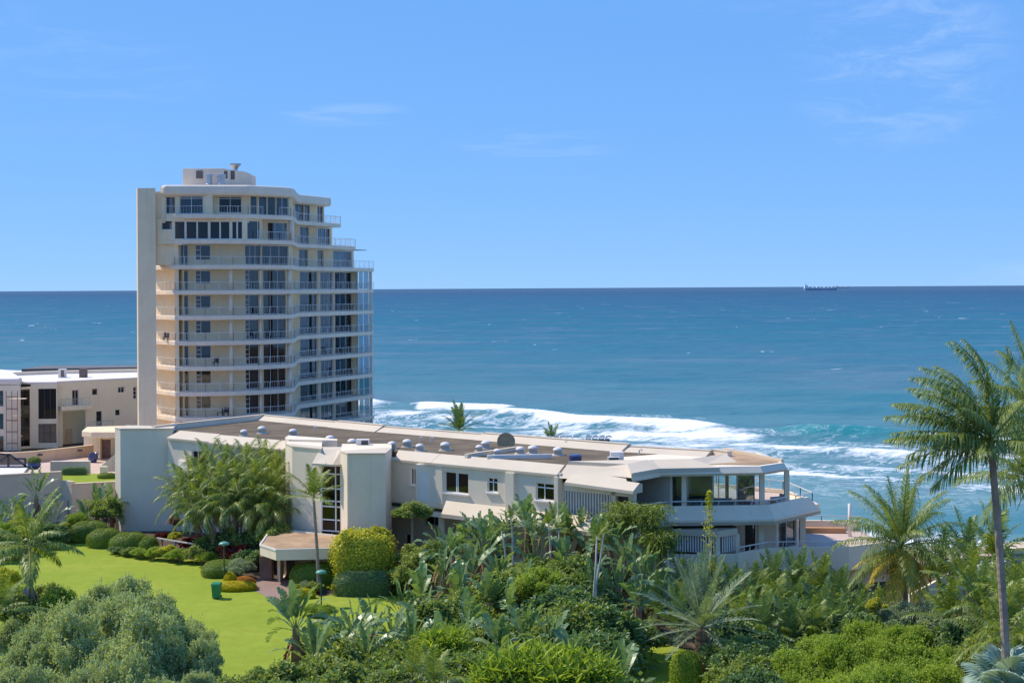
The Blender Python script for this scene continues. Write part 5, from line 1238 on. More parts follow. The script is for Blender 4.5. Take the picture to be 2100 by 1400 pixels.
# ---------------------------------------------------------------- the garden
ORD = ['first', 'second', 'third', 'fourth', 'fifth', 'sixth', 'seventh', 'eighth', 'ninth', 'tenth', 'eleventh', 'twelfth', 'thirteenth', 'fourteenth', 'fifteenth', 'sixteenth']
fronds('areca', 'leaf_areca', [R(82), R(70), R(57), R(42), R(24), R(4)], L=3.0, droop=.36, nl=40, ll=.78, lw=.055, hang=.9, vee=.25)
fronds('clump', 'leaf_areca', [R(78), R(64), R(50), R(34), R(14), R(-10)], L=2.9, droop=.55, nl=34, ll=.9, lw=.042, hang=1.7, vee=.1)
fronds('coco', 'leaf_palm', [R(80), R(58), R(38), R(16), R(-8)], L=4.4, droop=.19, nl=44, ll=1.25, lw=.055, hang=1.9, vee=.1)
fronds('small', 'leaf_areca', [R(75), R(55), R(35), R(15)], L=2.6, droop=.26, nl=38, ll=.7, lw=.055, hang=.8, vee=.2)
fronds('phoenix', 'leaf_grey', [R(84), R(74), R(62), R(48), R(32), R(12), R(-8)], L=4.0, droop=.11, nl=64, ll=.6, lw=.035, hang=.2, vee=.35)
fronds('cycad', 'leaf_dark', [R(80), R(66), R(50), R(34), R(16)], L=2.9, droop=.28, nl=46, ll=.6, lw=.05, hang=.5, vee=.2)
fronds('royal', 'leaf_palm', [R(70), R(40), R(14), R(-8)], L=3.1, droop=.30, nl=50, ll=.9, lw=.055, hang=1.4, vee=.0)
fronds('dead', 'frond_brown', [R(-40), R(-62)], L=2.8, droop=.15, nl=24, ll=.6, lw=.05, hang=.9, vee=0)
fronds('yellowf', 'frond_yellow', [R(-12), R(-38)], L=4.0, droop=.13, nl=44, ll=1.1, lw=.055, hang=1.9, vee=0)

# far flower bed at the left: paddle plants against the retaining wall, mixed shrubs in front
for i, (u, v, d) in enumerate(((22, 1022, 119), (72, 971, 119), (104, 1030, 120), (48, 1038, 117), (-8, 1040, 118))):
    paddle_plant(u, v, d, ['leafy wild banana at the far left of the flower bed', 'tall narrow wild banana against the retaining wall', 'wide wild banana right of the tall narrow one', 'low wild banana in front of the tall narrow one', 'wild banana cut by the left picture edge'][i], 'wild bananas by the retaining wall', n=10, seed=i, dead=3, fan=.2*i, sc=1.05)
for i, (u, v, d) in enumerate(((196, 1000, 124), (226, 1004, 125), (178, 1030, 122))):
    paddle_plant(u, v, d, ['wild banana with upright leaves near the grey end wall', 'wild banana touching the corner of the grey end wall', 'low spreading wild banana left of the grey end wall'][i], 'wild bananas by the grey end wall', n=9, seed=30+i, sc=.95)
for i, (k, u, v, d, r, t_) in enumerate((('mid', 215, 1020, 122.5, 1.6, 'dense green shrub climbing beside the grey end wall'), ('bright', 160, 1050, 121.5, 1.3, 'light green shrub behind the clipped hedges'), ('yellow', 126, 1070, 121, 1.2, 'yellow-green shrub below the retaining wall'), ('yellow', 45, 1055, 116, 1.3, 'golden shrub left of the dark bush under the wild bananas'), ('dark', 90, 1070, 116.5, 1.6, 'dark bush under the tall narrow wild banana'), ('bright', 8, 1070, 113, 1.5, 'yellow-green shrub at the left picture edge'), ('dark', 132, 1085, 118.5, 1.2, 'small dark bush beside the first clipped hedge'), ('mid', 40, 1092, 114, 1.5, 'green shrub at the shady lawn edge'), ('dark', 10, 1105, 111, 1.6, 'dark low shrub at the lawn edge far left'), ('dark', 70, 1100, 113.5, 1.3, 'dark low bush by the back lawn edge'), ('mid', 108, 1098, 116, 1.1, 'leafy low bush by the back lawn edge'))):
    bush(k, u, v, d, r, t_)
hd = [(180, 1070, 119.3, 1.7, 1.3), (212, 1085, 116.8, 1.35, 1.2), (263, 1093, 114.5, 1.5, 1.2), (303, 1101, 112.8, .75, .75)]
for i, (u, v, d, rx, ry) in enumerate(hd):
    hedge(u, v, d, rx, ry, f'rounded clipped hedge, {ORD[i]} from the left along the back lawn edge', e=2.5, group='clipped hedges along the lawn', shag=.06)
for i, (u, v, d, r, k) in enumerate(((286, 1122, 111.5, .9, 'bright'), (312, 1120, 110.8, .9, 'bright'), (340, 1118, 110.5, 1.0, 'yellow'), (366, 1124, 109.6, 1.0, 'bright'), (395, 1118, 109.3, 1.05, 'mid'), (424, 1128, 108.5, .9, 'bright'), (352, 1128, 109.9, .8, 'bright'), (410, 1132, 108.4, .8, 'yellow'), (240, 1118, 113.2, .8, 'dark'), (262, 1122, 112.3, .7, 'mid'))):
    bush(k, u, v, d, r, f'low {dict(bright="light green", yellow="yellow-green", mid="deep green", dark="dark green")[k]} border shrub, {ORD[i]} planted along the lawn edge', group='border shrubs')
for u, v, d, r, k, t_ in ((330, 1090, 116, .6, 'red', 'dark red croton in front of the grey end wall'), (357, 1088, 114.5, .7, 'yellow', 'yellow croton beside the white handrail'), (390, 1098, 114, .9, 'red', 'dark bronze foliage plant behind the white handrail'), (356, 1058, 119, .8, 'dead', 'brownish leafy plant against the grey end wall'), (482, 1112, 108, 1.5, 'red', 'dark purple shrub at the foot of the feathery palms')):
    if k == 'dead': CROWNS['dead'] = [crown_mesh('crown', 'frond_brown', blob_lobes(8, 5), 50, .2, seed=5)]
    bush(k, u, v, d, r, t_)
# feathery palm clump in front of the building: many stems
stems = [(392, 960, 114), (425, 940, 114.5), (462, 938, 115), (500, 934, 115), (540, 938, 114), (566, 955, 112.5), (372, 990, 113), (410, 985, 112), (448, 975, 111.5), (485, 965, 111), (522, 968, 110.5), (556, 985, 110), (400, 1020, 110.5), (440, 1015, 109.8), (478, 1005, 109.5), (520, 1010, 109.3), (558, 1022, 109)]
for i, (u, v, d) in enumerate(stems):
    top = zt(u, v, d); x = gx(u, d); bx_ = gx(480+(u-480)*.45, d)
    palm('feather_palm', bx_, d, 0, max(1.0, top-1.25), 'clump', f'feathery palm in the clump at the building, {"back" if i < 6 else "middle" if i < 12 else "front"} row, {ORD[i if i < 6 else i-6 if i < 12 else i-12]} from left', n=20, tr=(.09, .06), lean=(x-bx_, 0), group='feathery palm clump', seed=i, bark='palm_bark', dead=2)
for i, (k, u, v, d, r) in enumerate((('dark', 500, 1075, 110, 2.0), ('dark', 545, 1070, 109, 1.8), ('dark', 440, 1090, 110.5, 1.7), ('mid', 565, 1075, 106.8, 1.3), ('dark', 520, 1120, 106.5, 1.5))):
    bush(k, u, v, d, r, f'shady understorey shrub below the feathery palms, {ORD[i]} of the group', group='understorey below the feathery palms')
# slim palm before the stair window
q = onz(650, 1172, 0)
ts = zt(641, 1022, 99); palm('slim_palm', gx(651, 99), 99, 0, ts, 'small', 'slim single-trunk palm in front of the stair window', n=11, tr=(.14, .085), lean=(gx(641, 99)-gx(651, 99), 0), sc=.95, seed=61, bark='palm_bark')
o = thing('flower_spike_palm', (gx(636, 99.3), 99.3, 0), 'small tuft of dry flower stalks on the slim palm trunk', 'flower') if False else None
# shaped shrubs round the entrance
hedge(447, 1150, 105.0, 1.25, 1.6, 'large rounded hedge beside the green bin', e=2.6, shag=.03)
hedge(643, 1154, 100.6, 1.75, 1.2, 'broad rounded hedge right of the entrance', e=2.8, shag=.02)
hedge(745, 1172, 97.9, 2.1, .9, 'dark low hedge under the yellow-green clipped bush', 'leaf_dark', e=3.5, shag=.04)
cbs = hedge(741, 1092, 100.2, 2.1, 1.7, 'big yellow-green clipped bush before the stair fin', 'leaf_yellow', e=3.0, shag=.10, size=.085, name='clipped_bush', cat='shrub', z0=1.05)
for sx_ in (-.8, .1, .9): MB().tube([(cbs.location.x+sx_, 100.2, -.1), (cbs.location.x+sx_*.9, 100.2, 1.6)], .09, 6).build('trunk', 'bark', cbs)
bush('yellow', 770, 1076, 100.6, .8, 'shaggy top sprouting from the yellow-green clipped bush', squash=.9, z0=1.4)
bush('yellow', 715, 1085, 100.2, .8, 'loose yellow-green shoots left on the clipped bush', squash=.8, z0=1.0)
hedge(478, 1192, 99.6, 1.45, .8, 'low golden clipped shrub next to the green bin', 'leaf_gold', e=2.2, shag=.06, size=.09)
hedge(468, 1174, 100.4, .45, .4, 'small golden ball above the low golden shrub', 'leaf_gold', e=2.0, shag=.05, size=.12)
hedge(498, 1182, 100.3, .75, .5, 'orange clipped mound beside the golden shrub', 'leaf_orange', e=2.0, shag=.05, size=.1)
bush('grey', 490, 1142, 103.5, 1.3, 'grey spiky-leaved plant behind the golden shrub')
bush('yellow', 603, 1195, 98.6, .6, 'small yellow-green shrub beside the brick path'); bush('grey', 622, 1188, 98.8, .6, 'grey-leaved plant at the hedge foot')
hedge(618, 1207, 96.8, .8, .4, 'golden ground-cover mound by the path', 'leaf_gold', e=2.0, shag=.08, size=.12)
bush('mid', 640, 1190, 98.3, .7, 'leafy plant under the slim palm'); bush('yellow', 678, 1196, 97.6, .35, 'tiny yellow plant left of the dark hedge')
bush('red', 790, 1180, 98, .9, 'reddish shrub right of the dark hedge'); bush('bright', 642, 1236, 91.5, .9, 'straw-green shrub behind the front wild bananas'); bush('bright', 668, 1238, 90.5, .8, 'straw-green shrub below the front garden lamp')
# papaya and leafy growth by the shaded ground floor
def papaya(u, v, d, label, seed):
    x = gx(u, d); top = zt(u, v, d); o = thing('papaya_tree', (x, d, 0), label, 'tree')
    mobj('trunk', trunk_mesh([(0, 0, -.1), (.05, 0, top*.5), (0, 0, top-.7)], .12, .06, 'palm_bark', 8), o)
    mobj('crown', CROWNS['mid'][seed % 3], o, (0, 0, top-.75), seed, (1.35, 1.35, 1.05))
papaya(842, 1036, 101.5, 'papaya tree with flat leafy crown by the shaded ground floor', 1)
bush('mid', 850, 1115, 99.5, 1.3, 'leafy shrub under the papaya tree'); bush('dark', 815, 1160, 98, 1.2, 'dark shrub right of the yellow-green bush'); bush('mid', 835, 1150, 96, 1.2, 'glossy shrub below the papaya tree')
bush('mid', 880, 1105, 97, 1.4, 'green shrub between papaya and wild bananas')
# central thicket: wild bananas in rows
back = [(903, 1078, 93), (945, 1072, 95), (975, 1058, 95), (1010, 1062, 94), (1040, 1052, 95), (1078, 1026, 94), (1100, 1050, 92), (1132, 1038, 94), (1160, 1042, 95), (1188, 1046, 96), (1215, 1062, 90), (1248, 1066, 90), (1285, 1105, 88), (1318, 1128, 87)]
mid_ = [(860, 1170, 84), (905, 1128, 87), (935, 1160, 86), (968, 1120, 89), (1000, 1178, 82), (1042, 1195, 80), (1075, 1165, 83), (870, 1215, 79), (960, 1225, 77), (1210, 1150, 82), (1260, 1160, 82), (1305, 1175, 81), (820, 1205, 81)]
frnt = [(603, 1212, 74), (640, 1285, 70), (690, 1252, 73), (724, 1244, 72), (762, 1236, 76), (800, 1248, 75), (840, 1262, 73), (900, 1270, 71), (1020, 1268, 70), (1075, 1245, 73), (1125, 1262, 70), (1180, 1290, 69), (1265, 1330, 68)]
back += [(925, 1095, 91), (990, 1085, 92), (1060, 1075, 91), (1110, 1075, 90), (1145, 1068, 91)][:2]
mid_ += [(1020, 1135, 87), (1095, 1110, 88), (1150, 1110, 88)]
frnt += [(665, 1290, 71), (745, 1290, 70), (950, 1262, 73)]
for row, nm in ((back, 'back row of the central thicket'), (mid_, 'middle row of the central thicket'), (frnt, 'front row of the thicket')):
    row.sort()
    for i, (u, v, d) in enumerate(row):
        lab = f'wild banana, {ORD[i]} from the left in the {nm}'
        if nm[0] == 'f' and i == 0: lab = 'wild banana with brown hanging leaves, nearest the open lawn'
        paddle_plant(u, v, d, lab, 'wild bananas of the central thicket', n=rv.choice((10, 11, 12, 13)), seed=100+i+int(v), dead=(16 if i % 3 == 0 else rv.choice((4, 6, 8))), sc=rv.uniform(.78, 1.0))
# pale bare stems standing up in the thicket
for i, (u0, v0, u1, v1, d) in enumerate(((1038, 1150, 1028, 1085, 88), (1052, 1142, 1048, 1062, 88), (1130, 1135, 1124, 1072, 89), (1146, 1150, 1146, 1085, 89), (1217, 1230, 1224, 1098, 80), (1222, 1200, 1238, 1095, 81))):
    a, b = at(u0, v0, d), at(u1, v1, d); o = thing('bare_stem', (a.x, a.y, 0), f'thin pale palm stem, {ORD[i]} from the left in the thicket', 'stem', 'pale stems in the thicket')
    MB().tube([(a.x, a.y, -.1), tuple(a), tuple(a.lerp(b, .5)+Vector((.04, 0, 0))), tuple(b)], [.075, .07, .06, .045], 6).build('stem', 'pale_stem', o, smooth=True)
    for j in range(8): mobj('frond', FR['small'][j % 4], o, (b.x-a.x, 0, b.z-.05), j*2.4+i, .38)
# leafy shrub mass of the thicket
thk = [('mid', 1080, 1122, 86, 2.3), ('mid', 1130, 1150, 84, 2.4), ('bright', 1105, 1140, 82.5, 1.6), ('mid', 1170, 1120, 86, 2.0), ('dark', 1190, 1175, 82, 2.4), ('dark', 1240, 1215, 78, 2.6), ('mid', 1150, 1215, 76, 2.4), ('dark', 1150, 1180, 79, 2.3), ('mid', 1020, 1150, 84, 2.0), ('mid', 945, 1195, 81, 2.0), ('mid', 900, 1200, 79, 1.8), ('mid', 985, 1245, 73, 2.0), ('dark', 1090, 1225, 77, 2.2), ('dark', 1200, 1260, 72, 2.4), ('dark', 1255, 1285, 72, 1.5), ('mid', 760, 1285, 71, 2.0), ('mid', 700, 1300, 69, 2.0), ('mid', 830, 1300, 69, 2.2), ('mid', 905, 1310, 68, 2.2), ('mid', 640, 1335, 66.5, 1.8), ('mid', 560, 1355, 66, 1.7), ('mid', 500, 1368, 65, 1.6), ('mid', 720, 1350, 64.5, 2.0), ('mid', 800, 1350, 64, 2.0), ('mid', 890, 1355, 64, 2.0), ('mid', 970, 1320, 66, 2.0), ('mid', 1040, 1310, 67, 2.0), ('mid', 600, 1382, 62.5, 1.6), ('dark', 1215, 1335, 67, 2.0), ('dark', 1235, 1385, 62, 1.5), ('mid', 970, 1375, 62, 1.8), ('dark', 1300, 1240, 79, 1.6), ('mid', 450, 1382, 64, 1.5)]
thk.sort(key=lambda q: (q[4] and -q[3], q[1]))
for i, (k, u, v, d, r) in enumerate(thk):
    v = v+22 if d > 66 else v+8
    where = 'far' if d > 80 else 'middle' if d > 70 else 'near'
    j = sum(1 for q in thk[:i] if q[0] == k and ('far' if q[3] > 80 else 'middle' if q[3] > 70 else 'near') == where)
    bush(k, u, v, d, r, f'{dict(mid="glossy green", dark="dark green", bright="light green")[k]} leafy shrub, {ORD[j]} counted from the back in the {where} thicket', group='shrubs of the central thicket', squash=.95)
for i, (u, v, d, r) in enumerate(((1075, 1335, 61, 1.5), (1140, 1345, 60.5, 1.6), (1195, 1362, 60, 1.4), (900, 1300, 69.5, 1.2), (1020, 1355, 61, 1.3))):
    bush('strap', u, v, d, r, f'bright strap-leaved clump at the picture bottom, {ORD[i]} of five', group='strap-leaved clumps', squash=.9)
for i, (u, v, d) in enumerate(((845, 1335, 62), (890, 1350, 60.5))):
    q = at(u, v+60, d); palm('young_palm', q.x, d, 0, max(.3, q.z), 'small', ['light green young palm at the bottom of the thicket', 'bright young palm right of the light green one'][i], n=9, tr=(.1, .08), sc=.7, seed=71+i, group='young palms')
# big grey-green trees at the lower left
sv = [(228, 1162, 77, 2.3), (262, 1180, 75.5, 2.2), (325, 1205, 75, 2.1), (372, 1255, 72.5, 2.1), (400, 1282, 70, 1.6), (110, 1222, 72.5, 2.4), (180, 1218, 71.5, 2.2), (252, 1218, 70.5, 2.6), (310, 1240, 70, 2.2), (60, 1265, 68, 2.4), (140, 1262, 67, 2.4), (215, 1268, 66.5, 2.4), (290, 1268, 66, 2.6), (355, 1310, 66, 2.2), (408, 1335, 66.5, 1.4), (30, 1330, 63, 2.2), (105, 1330, 62, 2.2), (185, 1325, 62, 2.2), (260, 1330, 61.5, 2.3), (330, 1350, 61.5, 2.0), (400, 1375, 62, 1.5), (150, 1380, 58, 2), (60, 1385, 58, 2), (240, 1385, 58, 2), (20, 1240, 72, 1.6)]
for i, (u, v, d, r) in enumerate(sv):
    v += rv.uniform(-24, 40); r *= rv.uniform(.55, .85)
    j = sum(1 for q in sv[:i] if ('a' if q[2] > 69.5 else 'b' if q[2] > 64 else 'c') == ('a' if d > 69.5 else 'b' if d > 64 else 'c'))
    bush('silver', u, v, d, r, f'grey-green tree crown at the lower left, {ORD[j]} in the {"rear" if d > 69.5 else "middle" if d > 64 else "front"} rank', 'tree', 'grey_tree', group='grey-green trees at the lower left', squash=1.5)
bush('bright', 20, 1195, 79, 1.8, 'light green shrub behind the drooping palm'); bush('mid', 95, 1195, 77, 1.5, 'green shrub below the drooping palm'); bush('bright', 120, 1205, 75.5, 1.2, 'light shrub right of the drooping palm trunk'); bush('mid', 40, 1215, 75, 1.4, 'leafy shrub at the drooping palm base')
bush('yellow', 8, 1160, 92, 1.3, 'pale yellow-green shrub at the left edge of the lawn')
# drooping palm, front left, with hanging seed pod
q = at(60, 1122, 76); pl = palm('drooping_palm', q.x, 76, 0, q.z, 'royal', 'drooping palm with hanging pink seed pod at the front left', n=13, tr=(.14, .1), sc=1.02, seed=81, bark='dead_leaf')
zz_ = q.z-2.3; m = MB().lathe((q.x-.1, 75.7, zz_-.9), [(.03, 0), (.2, .25), (.24, .6), (.18, .95), (.04, 1.15)], 10); m.build('seed_pod', 'pod', pl, smooth=True)
m = MB(); rq = random.Random(3)
for i in range(60): a = rq.uniform(0, 6.28); rr_ = rq.uniform(.05, .4); m.bar((q.x+.3, 75.7, zz_+.2), (q.x+.35+math.cos(a)*rr_, 75.7+math.sin(a)*rr_, zz_-.75+rq.uniform(-.2, .3)), .03)
m.build('flower_spray', 'pod_fringe', pl)
palm('small_palm', gx(-8, 70), 70, 0, zt(-8, 1260, 70), 'small', 'small palm half cut by the left picture edge', n=10, tr=(.09, .06), sc=.9, seed=82)
# spiky date palm and the lawn gap
q = at(1440, 1288, 76); palm('date_palm', q.x, 76, 0, q.z, 'phoenix', 'spiky grey date palm with thick dark trunk', n=34, tr=(.42, .36), sc=.98, seed=83, bark='dead_leaf', dead=5)
hedge(1402, 1338, 74.5, .78, .7, 'bright green clipped bush beside the date palm', 'leaf_bright', e=2.5, shag=.06, size=.09)
# casuarina-like weeping trees and the spindly tree
def weeping(u, v, d, h_, r_, label, seed):
    x = gx(u, d); o = thing('weeping_tree', (x, d, 0), label, 'tree', 'weeping trees'); top = zt(u, v, d)
    mobj('trunk', trunk_mesh([(0, 0, -.1), (.1, 0, top*.4), (0, .1, top*.9)], .14, .04, 'bark', 8), o)
    r = np.random.RandomState(seed); n = 1500; c = np.stack([r.normal(0, r_*.5, n), r.normal(0, r_*.5, n), top-np.abs(r.normal(0, h_*.4, n))], 1)
    ax = unit(np.array([0, 0, -1.0])+r.normal(size=(n, 3))*.35+np.stack([c[:, 0], c[:, 1], 0*c[:, 0]], 1)*.3); nm = unit(r.normal(size=(n, 3)))
    V, F = leaves(c, nm, ax, r.uniform(.3, .7, n), np.full(n, .05)); mobj('crown', mesh_np('crown', V, F, 'leaf_areca', np.repeat(r.rand(n), 4)), o)
weeping(1275, 1028, 93, 2.4, 1.0, 'weeping feathery tree left of the terrace corner', 1); weeping(1330, 1032, 92, 2.6, 1.1, 'weeping feathery tree below the sea terrace parapet', 2); weeping(1248, 1050, 91.5, 1.8, .7, 'weeping feathery tree beside the louvre grille', 3)
weeping(1350, 1085, 91, 2.2, 1.0, 'low weeping tree before the slatted screen', 4)
o = thing('spindly_tree', (gx(1452, 90), 90, 0), 'spindly young tree with sparse yellow-green twigs', 'tree')
top = zt(1451, 1010, 90); tk = mobj('trunk', trunk_mesh([(0, 0, -.1), (.04, 0, top*.5), (-.02, 0, top)], .06, .015, 'pale_stem', 8), o)
r = np.random.RandomState(8); n = 520; hh_ = top*(1-r.rand(n)**1.6*.62); sp_ = (top-hh_)*.16+.12; an = r.rand(n)*6.28
c = np.stack([np.cos(an)*sp_*r.rand(n), np.sin(an)*sp_*r.rand(n), hh_], 1); V, F = leaves(c, unit(r.normal(size=(n, 3))), unit(r.normal(size=(n, 3))+np.array([0, 0, .5])), r.uniform(.12, .3, n), np.full(n, .07)); mobj('crown', mesh_np('crown', V, F, 'leaf_yellow', np.repeat(r.rand(n), 4)), o)
# fern-like cycads and palms right of centre
cy = [(1395, 1165, 90), (1500, 1178, 90), (1455, 1150, 91), (1545, 1165, 91), (1585, 1150, 93), (1635, 1142, 94), (1680, 1160, 92), (1720, 1180, 90), (1530, 1205, 85), (1580, 1200, 85), (1630, 1195, 86), (1680, 1210, 84), (1510, 1235, 81), (1560, 1240, 80), (1615, 1240, 80), (1665, 1245, 80), (1715, 1235, 82), (1755, 1225, 84), (1790, 1240, 84), (1390, 1215, 83), (1345, 1180, 86)]
for i, (u, v, d) in enumerate(cy):
    top = zt(u, v, d); j = sum(1 for q in cy[:i] if (q[2] > 87) == (d > 87))
    palm('fern_palm', gx(u, d), d, 0, max(.3, top-2.2), 'cycad' if i % 3 else 'areca', f'dense fern-like palm right of the date palm, {ORD[j]} planted in the {"rear" if d > 87 else "front"} row', n=16, tr=(.16, .14), sc=.95, seed=200+i, group='fern-like palms', bark='dead_leaf')
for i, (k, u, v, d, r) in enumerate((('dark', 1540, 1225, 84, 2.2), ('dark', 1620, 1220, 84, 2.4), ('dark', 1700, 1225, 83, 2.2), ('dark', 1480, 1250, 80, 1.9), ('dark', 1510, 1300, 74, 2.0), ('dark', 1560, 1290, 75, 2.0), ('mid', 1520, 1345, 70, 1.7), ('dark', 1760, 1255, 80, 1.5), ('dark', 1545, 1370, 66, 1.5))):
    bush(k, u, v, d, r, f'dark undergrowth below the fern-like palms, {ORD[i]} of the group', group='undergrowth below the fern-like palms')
# fine-leaved bright green bushes, lower right
br_ = [(1690, 1272, 77, 2.3), (1770, 1262, 78, 2.3), (1850, 1278, 76, 2.3), (1930, 1290, 74, 2.3), (1640, 1310, 72, 2.2), (1720, 1300, 71.5, 2.4), (1800, 1298, 71, 2.4), (1880, 1305, 70.5, 2.4), (1955, 1322, 70, 2.0), (1620, 1350, 67, 2.0), (1690, 1342, 66, 2.3), (1770, 1340, 65.5, 2.3), (1850, 1342, 65.5, 2.3), (1930, 1352, 65, 2.1), (1660, 1385, 61.5, 2.0), (1740, 1382, 61, 2.1), (1820, 1380, 61, 2.1), (1900, 1385, 61, 2.0), (1595, 1390, 62, 1.4)]
for i, (u, v, d, r) in enumerate(br_):
    v += rv.uniform(-18, 34); r *= rv.uniform(.6, .9)
    rank = 'rear' if d > 73 else 'second' if d > 69 else 'third' if d > 64 else 'front'
    j = sum(1 for q in br_[:i] if ('rear' if q[2] > 73 else 'second' if q[2] > 69 else 'third' if q[2] > 64 else 'front') == rank)
    bush('bright', u, v, d, r, f'fine-leaved bright green bush at the lower right, {ORD[j]} from the left in the {rank} rank', name='bright_bush', group='bright green bushes at the lower right', squash=1.3)
for i, (u, v, d, r) in enumerate(((1865, 1226, 83, 1.5), (1910, 1234, 82, 1.5), (1830, 1240, 82, 1.2))): bush('grey', u, v, d, r, ['blue-grey bush behind the bright green bushes', 'blue-grey bush right of its larger neighbour', 'small blue-grey bush left of the others'][i])
bush('yellow', 1795, 1225, 82, .6, 'lemon-yellow shrub at the foot of the small coconut palm')
# small coconut palm with yellowing fronds
q = at(1850, 1120, 86)
cp_ = palm('small_coconut_palm', q.x+.25, 86, 0, q.z, 'coco', 'small coconut palm with yellowing lower fronds', n=30, tr=(.2, .14), lean=(-.25, 0), sc=1.0, seed=91, dead=3)
for i, (a, s_) in enumerate(((math.radians(205), .95), (math.radians(235), .95), (math.radians(262), .8), (math.radians(292), .95), (math.radians(318), .8), (math.radians(185), .9), (math.radians(220), .85), (math.radians(248), .95), (math.radians(170), .8), (math.radians(305), .7), (math.radians(130), .8), (math.radians(20), .75), (math.radians(345), .9), (math.radians(275), 1.0))): mobj('frond', FR['yellowf'][i % 2], cp_, (-.25, 0, q.z-.05), a, s_)
# tall coconut palm bent by the sea wind, fronds swept to the left
q = at(2032, 905, 60); tx = gx(2055, 60)
tp_ = thing('coconut_palm', (tx+.1, 60, 0), 'tall wind-blown coconut palm at the right picture edge', 'palm tree')
mobj('trunk', trunk_mesh([(0, 0, -.2), (-.02, 0, 5), (-.25, 0, 9.5), (q.x-tx-.1, 0, q.z)], .20, .14, 'palm_bark', 46, 10), tp_)
rc = random.Random(12)
fr = [(178, 8, 4.4, .06), (186, -6, 4.2, .10), (172, 26, 4.5, .10), (165, 44, 4.4, .13), (192, 56, 4.1, .14), (150, 64, 4.4, .15), (175, 74, 4.5, .15), (60, 84, 4.6, .13), (200, 66, 4.4, .16), (20, 80, 4.6, .14), (10, 86, 4.7, .12), (340, 82, 4.3, .15), (215, 20, 3.7, .12), (235, 40, 3.4, .12), (140, 30, 3.8, .12), (170, -24, 3.5, .14), (205, -20, 3.6, .15), (330, 20, 3.2, .15), (10, 10, 3.2, .15), (350, 48, 3.6, .13), (300, 10, 2.9, .15), (40, 34, 3.4, .12), (255, 5, 2.9, .15), (182, 38, 4.5, .11), (188, 18, 4.4, .09), (130, 50, 4.2, .14), (222, 60, 4.0, .15), (160, 12, 4.2, .10), (195, 2, 4.0, .12), (355, 66, 4.0, .16), (100, 68, 4.2, .14)]
for i, (az, el, L, dr) in enumerate(fr):
    me = frond_mesh('leaf_palm', L=L, el=R(el), droop=dr, nl=46, ll=1.25, lw=.055, az=R(az), wind=(-.20 if el > 40 else -.09, 0, .0), hang=1.9, vee=.05, seed=300+i)
    mobj('frond', me, tp_, (q.x-tx-.1, 0, q.z+rc.uniform(-.1, .15)))
for i in range(7): a = i*.9; MB().lathe((q.x+math.cos(a)*.26, 60+math.sin(a)*.26, q.z-.5), [(.03, 0), (.12, .1), (.13, .18), (.05, .3)], 8).build('coconut', 'dead_leaf', tp_, smooth=True)
for i in range(4): mobj('dead_frond', FR['dead'][1], tp_, (q.x-tx-.1, 0, q.z-.15), i*1.7, .38)
# palms behind it, at the edge
for i, (u, v, d, key, s_, lab) in enumerate(((2125, 850, 66, 'coco', .95, 'coconut palm mostly outside the right picture edge'), (2112, 985, 78, 'coco', 1.0, 'coconut palm behind the tall one at the right edge'))):
    q = at(u, v, d); palm('coconut_palm', q.x+.3, d, 0, q.z, key, lab, n=28, tr=(.2, .15), lean=(-.3, 0), sc=s_, seed=95+i, dead=2, group='coconut palms')
for i, (u, v, d, key, s_, n_, lab) in enumerate(((1985, 1190, 80, 'small', 1.1, 14, 'young upright palm left of the tall coconut trunk'), (1945, 1245, 77, 'small', 1.0, 12, 'yellow-green young palm right of the blue-grey bushes'), (2010, 1225, 76, 'cycad', 1.0, 14, 'dark young palm at the tall coconut trunk'), (2075, 1262, 68, 'areca', 1.0, 16, 'feathery palm at the right edge below the coconut palms'), (2030, 1290, 67, 'areca', .8, 14, 'feathery palm left of the fan palm'), (2060, 1275, 62, 'areca', .8, 14, 'feathery palm hiding the foot of the tall coconut trunk'), (2100, 1215, 74, 'small', 1.1, 14, 'light palm cut by the right picture edge'), (1925, 1165, 88, 'areca', 1.0, 16, 'feathery palm in front of the ramp wall'), (2040, 1130, 90, 'areca', 1.1, 16, 'feathery palm right of the ramp wall'), (1985, 1130, 92, 'cycad', 1.1, 14, 'dark feathery palm behind the ramp wall'), (2085, 1330, 64, 'areca', .8, 12, 'low feathery palm behind the fan palm'))):
    q = at(u, v, d); palm('young_palm', q.x, d, 0, max(.3, q.z-.6), key, lab, n=n_, tr=(.14, .1), sc=s_, seed=110+i, group='young palms at the right', dead=1)
for i, (k, u, v, d, r) in enumerate((('dark', 1970, 1270, 76, 1.8), ('mid', 2050, 1290, 70, 1.8), ('dark', 2100, 1330, 68, 1.8), ('mid', 2010, 1310, 68.5, 1.5))): bush(k, u, v, d, r, f'dark shrub between the young palms at the right, {ORD[i]} of four', group='shrubs among the right palms')
# blue fan palm, lower right corner
def fan_np(seed, R_=1.15, nseg=30):
    r = np.random.RandomState(seed); V = []; T = []; lt = []
    for i in range(nseg):
        a = -2.2+4.4*i/(nseg-1); c = .5*4.4/nseg; t_ = r.rand(); b = len(V)
        for aa, q, z in ((a-c, .12, 0), (a+c, .12, 0), (a-c, .68, .05), (a, .68, .1), (a+c, .68, .05), (a, 1.0*r.uniform(.92, 1.05), -.08)):
            V.append((math.sin(aa)*q*R_, math.cos(aa)*q*R_, (z+.12*math.cos(aa*1.4))*R_))
        T += [[b, b+1, b+3], [b, b+3, b+2], [b+1, b+4, b+3], [b+2, b+3, b+5], [b+3, b+4, b+5]]; lt += [t_]*6
    b = len(V); V += [(-.03, 0, 0), (.03, 0, 0), (.03, -1.1, -.6), (-.03, -1.1, -.6)]; T += [[b, b+1, b+2], [b, b+2, b+3]]; lt += [.9]*4
    return mesh_np('fan_leaf', np.array(V), np.array(T), 'leaf_blue', lt)
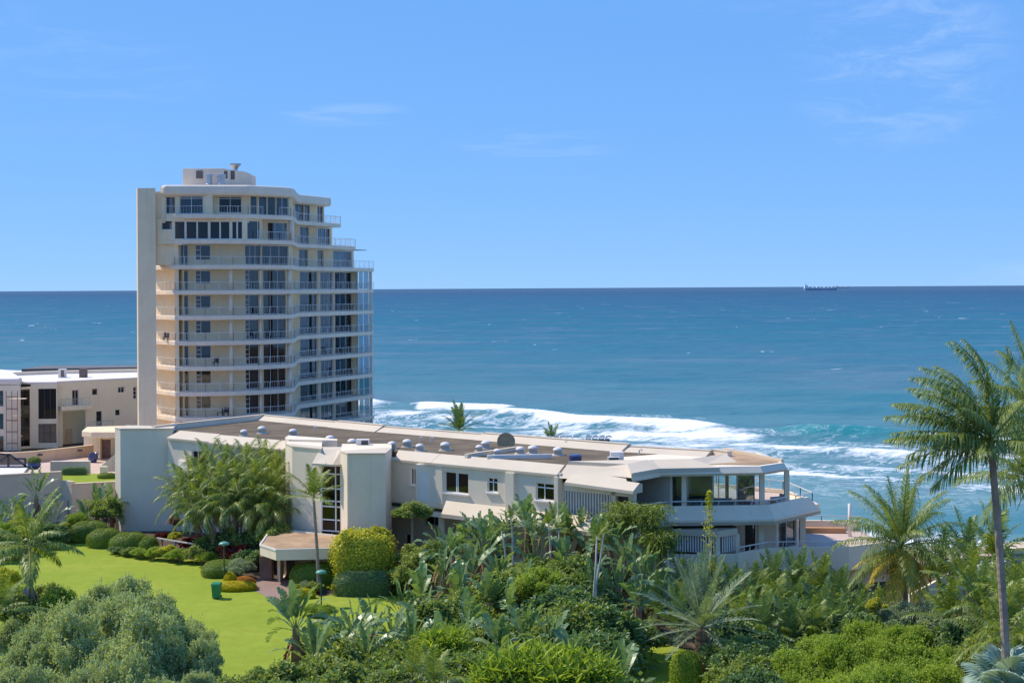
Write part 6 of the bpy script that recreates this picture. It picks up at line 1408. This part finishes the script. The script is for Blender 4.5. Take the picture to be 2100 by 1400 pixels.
FAN = [fan_np(i) for i in range(3)]
q = at(2065, 1400, 60); fp = thing('fan_palm', (q.x, 60, 0), 'blue-grey fan palm in the lower right corner', 'palm tree')
mobj('trunk', trunk_mesh([(0, 0, -.1), (0, 0, q.z*.5), (0, 0, q.z-.3)], .25, .2, 'dead_leaf', 8), fp)
for i in range(15):
    a = i*2.4; el = R(78-i*5.5); o = mobj('fan_leaf', FAN[i % 3], fp, (math.cos(a)*math.cos(el)*1.0, math.sin(a)*math.cos(el)*1.0, q.z-.25+math.sin(el)*.9))
    o.rotation_euler = Matrix(((0, 0, 0), (0, 0, 0), (0, 0, 0))).to_euler() if False else (el*.75, 0, a-math.pi/2)
# palms showing over the gravel roof from the beach side
for i, (u, v, d, lab) in enumerate(((942, 884, 134, 'dark upright palm top rising behind the gravel roof'), (1132, 908, 128, 'palm tip just showing over the roof left of the pergola'))):
    q = at(u, v, d); g0 = float(ground_z(q.x, d)); palm('beach_palm', q.x, d, g0, q.z-g0, 'cycad', lab, n=18 if i == 0 else 12, tr=(.16, .12), sc=.9 if i == 0 else .65, seed=120+i, group='palms behind the roof')
# hedge and pot plant on the left terrace
hedge(150, 970, 136.2, 1.15, .4, 'dark clipped hedge inside the cream planter wall', 'leaf_dark', e=5, shag=.03, h=.72, z0=3.38)
hedge(68, 958, 134, .55, .55, 'small clipped bush in the blue pot on the retaining wall', 'leaf_mid', e=2.0, h=.5, z0=4.85, shag=.08, size=.14)
hedge(218, 990, 133.5, .9, .5, 'light green low hedge beside the sloping stair wall', 'leaf_hedge', e=2.5, h=.5, z0=3.38, shag=.06)
# undergrowth carpet below the planting
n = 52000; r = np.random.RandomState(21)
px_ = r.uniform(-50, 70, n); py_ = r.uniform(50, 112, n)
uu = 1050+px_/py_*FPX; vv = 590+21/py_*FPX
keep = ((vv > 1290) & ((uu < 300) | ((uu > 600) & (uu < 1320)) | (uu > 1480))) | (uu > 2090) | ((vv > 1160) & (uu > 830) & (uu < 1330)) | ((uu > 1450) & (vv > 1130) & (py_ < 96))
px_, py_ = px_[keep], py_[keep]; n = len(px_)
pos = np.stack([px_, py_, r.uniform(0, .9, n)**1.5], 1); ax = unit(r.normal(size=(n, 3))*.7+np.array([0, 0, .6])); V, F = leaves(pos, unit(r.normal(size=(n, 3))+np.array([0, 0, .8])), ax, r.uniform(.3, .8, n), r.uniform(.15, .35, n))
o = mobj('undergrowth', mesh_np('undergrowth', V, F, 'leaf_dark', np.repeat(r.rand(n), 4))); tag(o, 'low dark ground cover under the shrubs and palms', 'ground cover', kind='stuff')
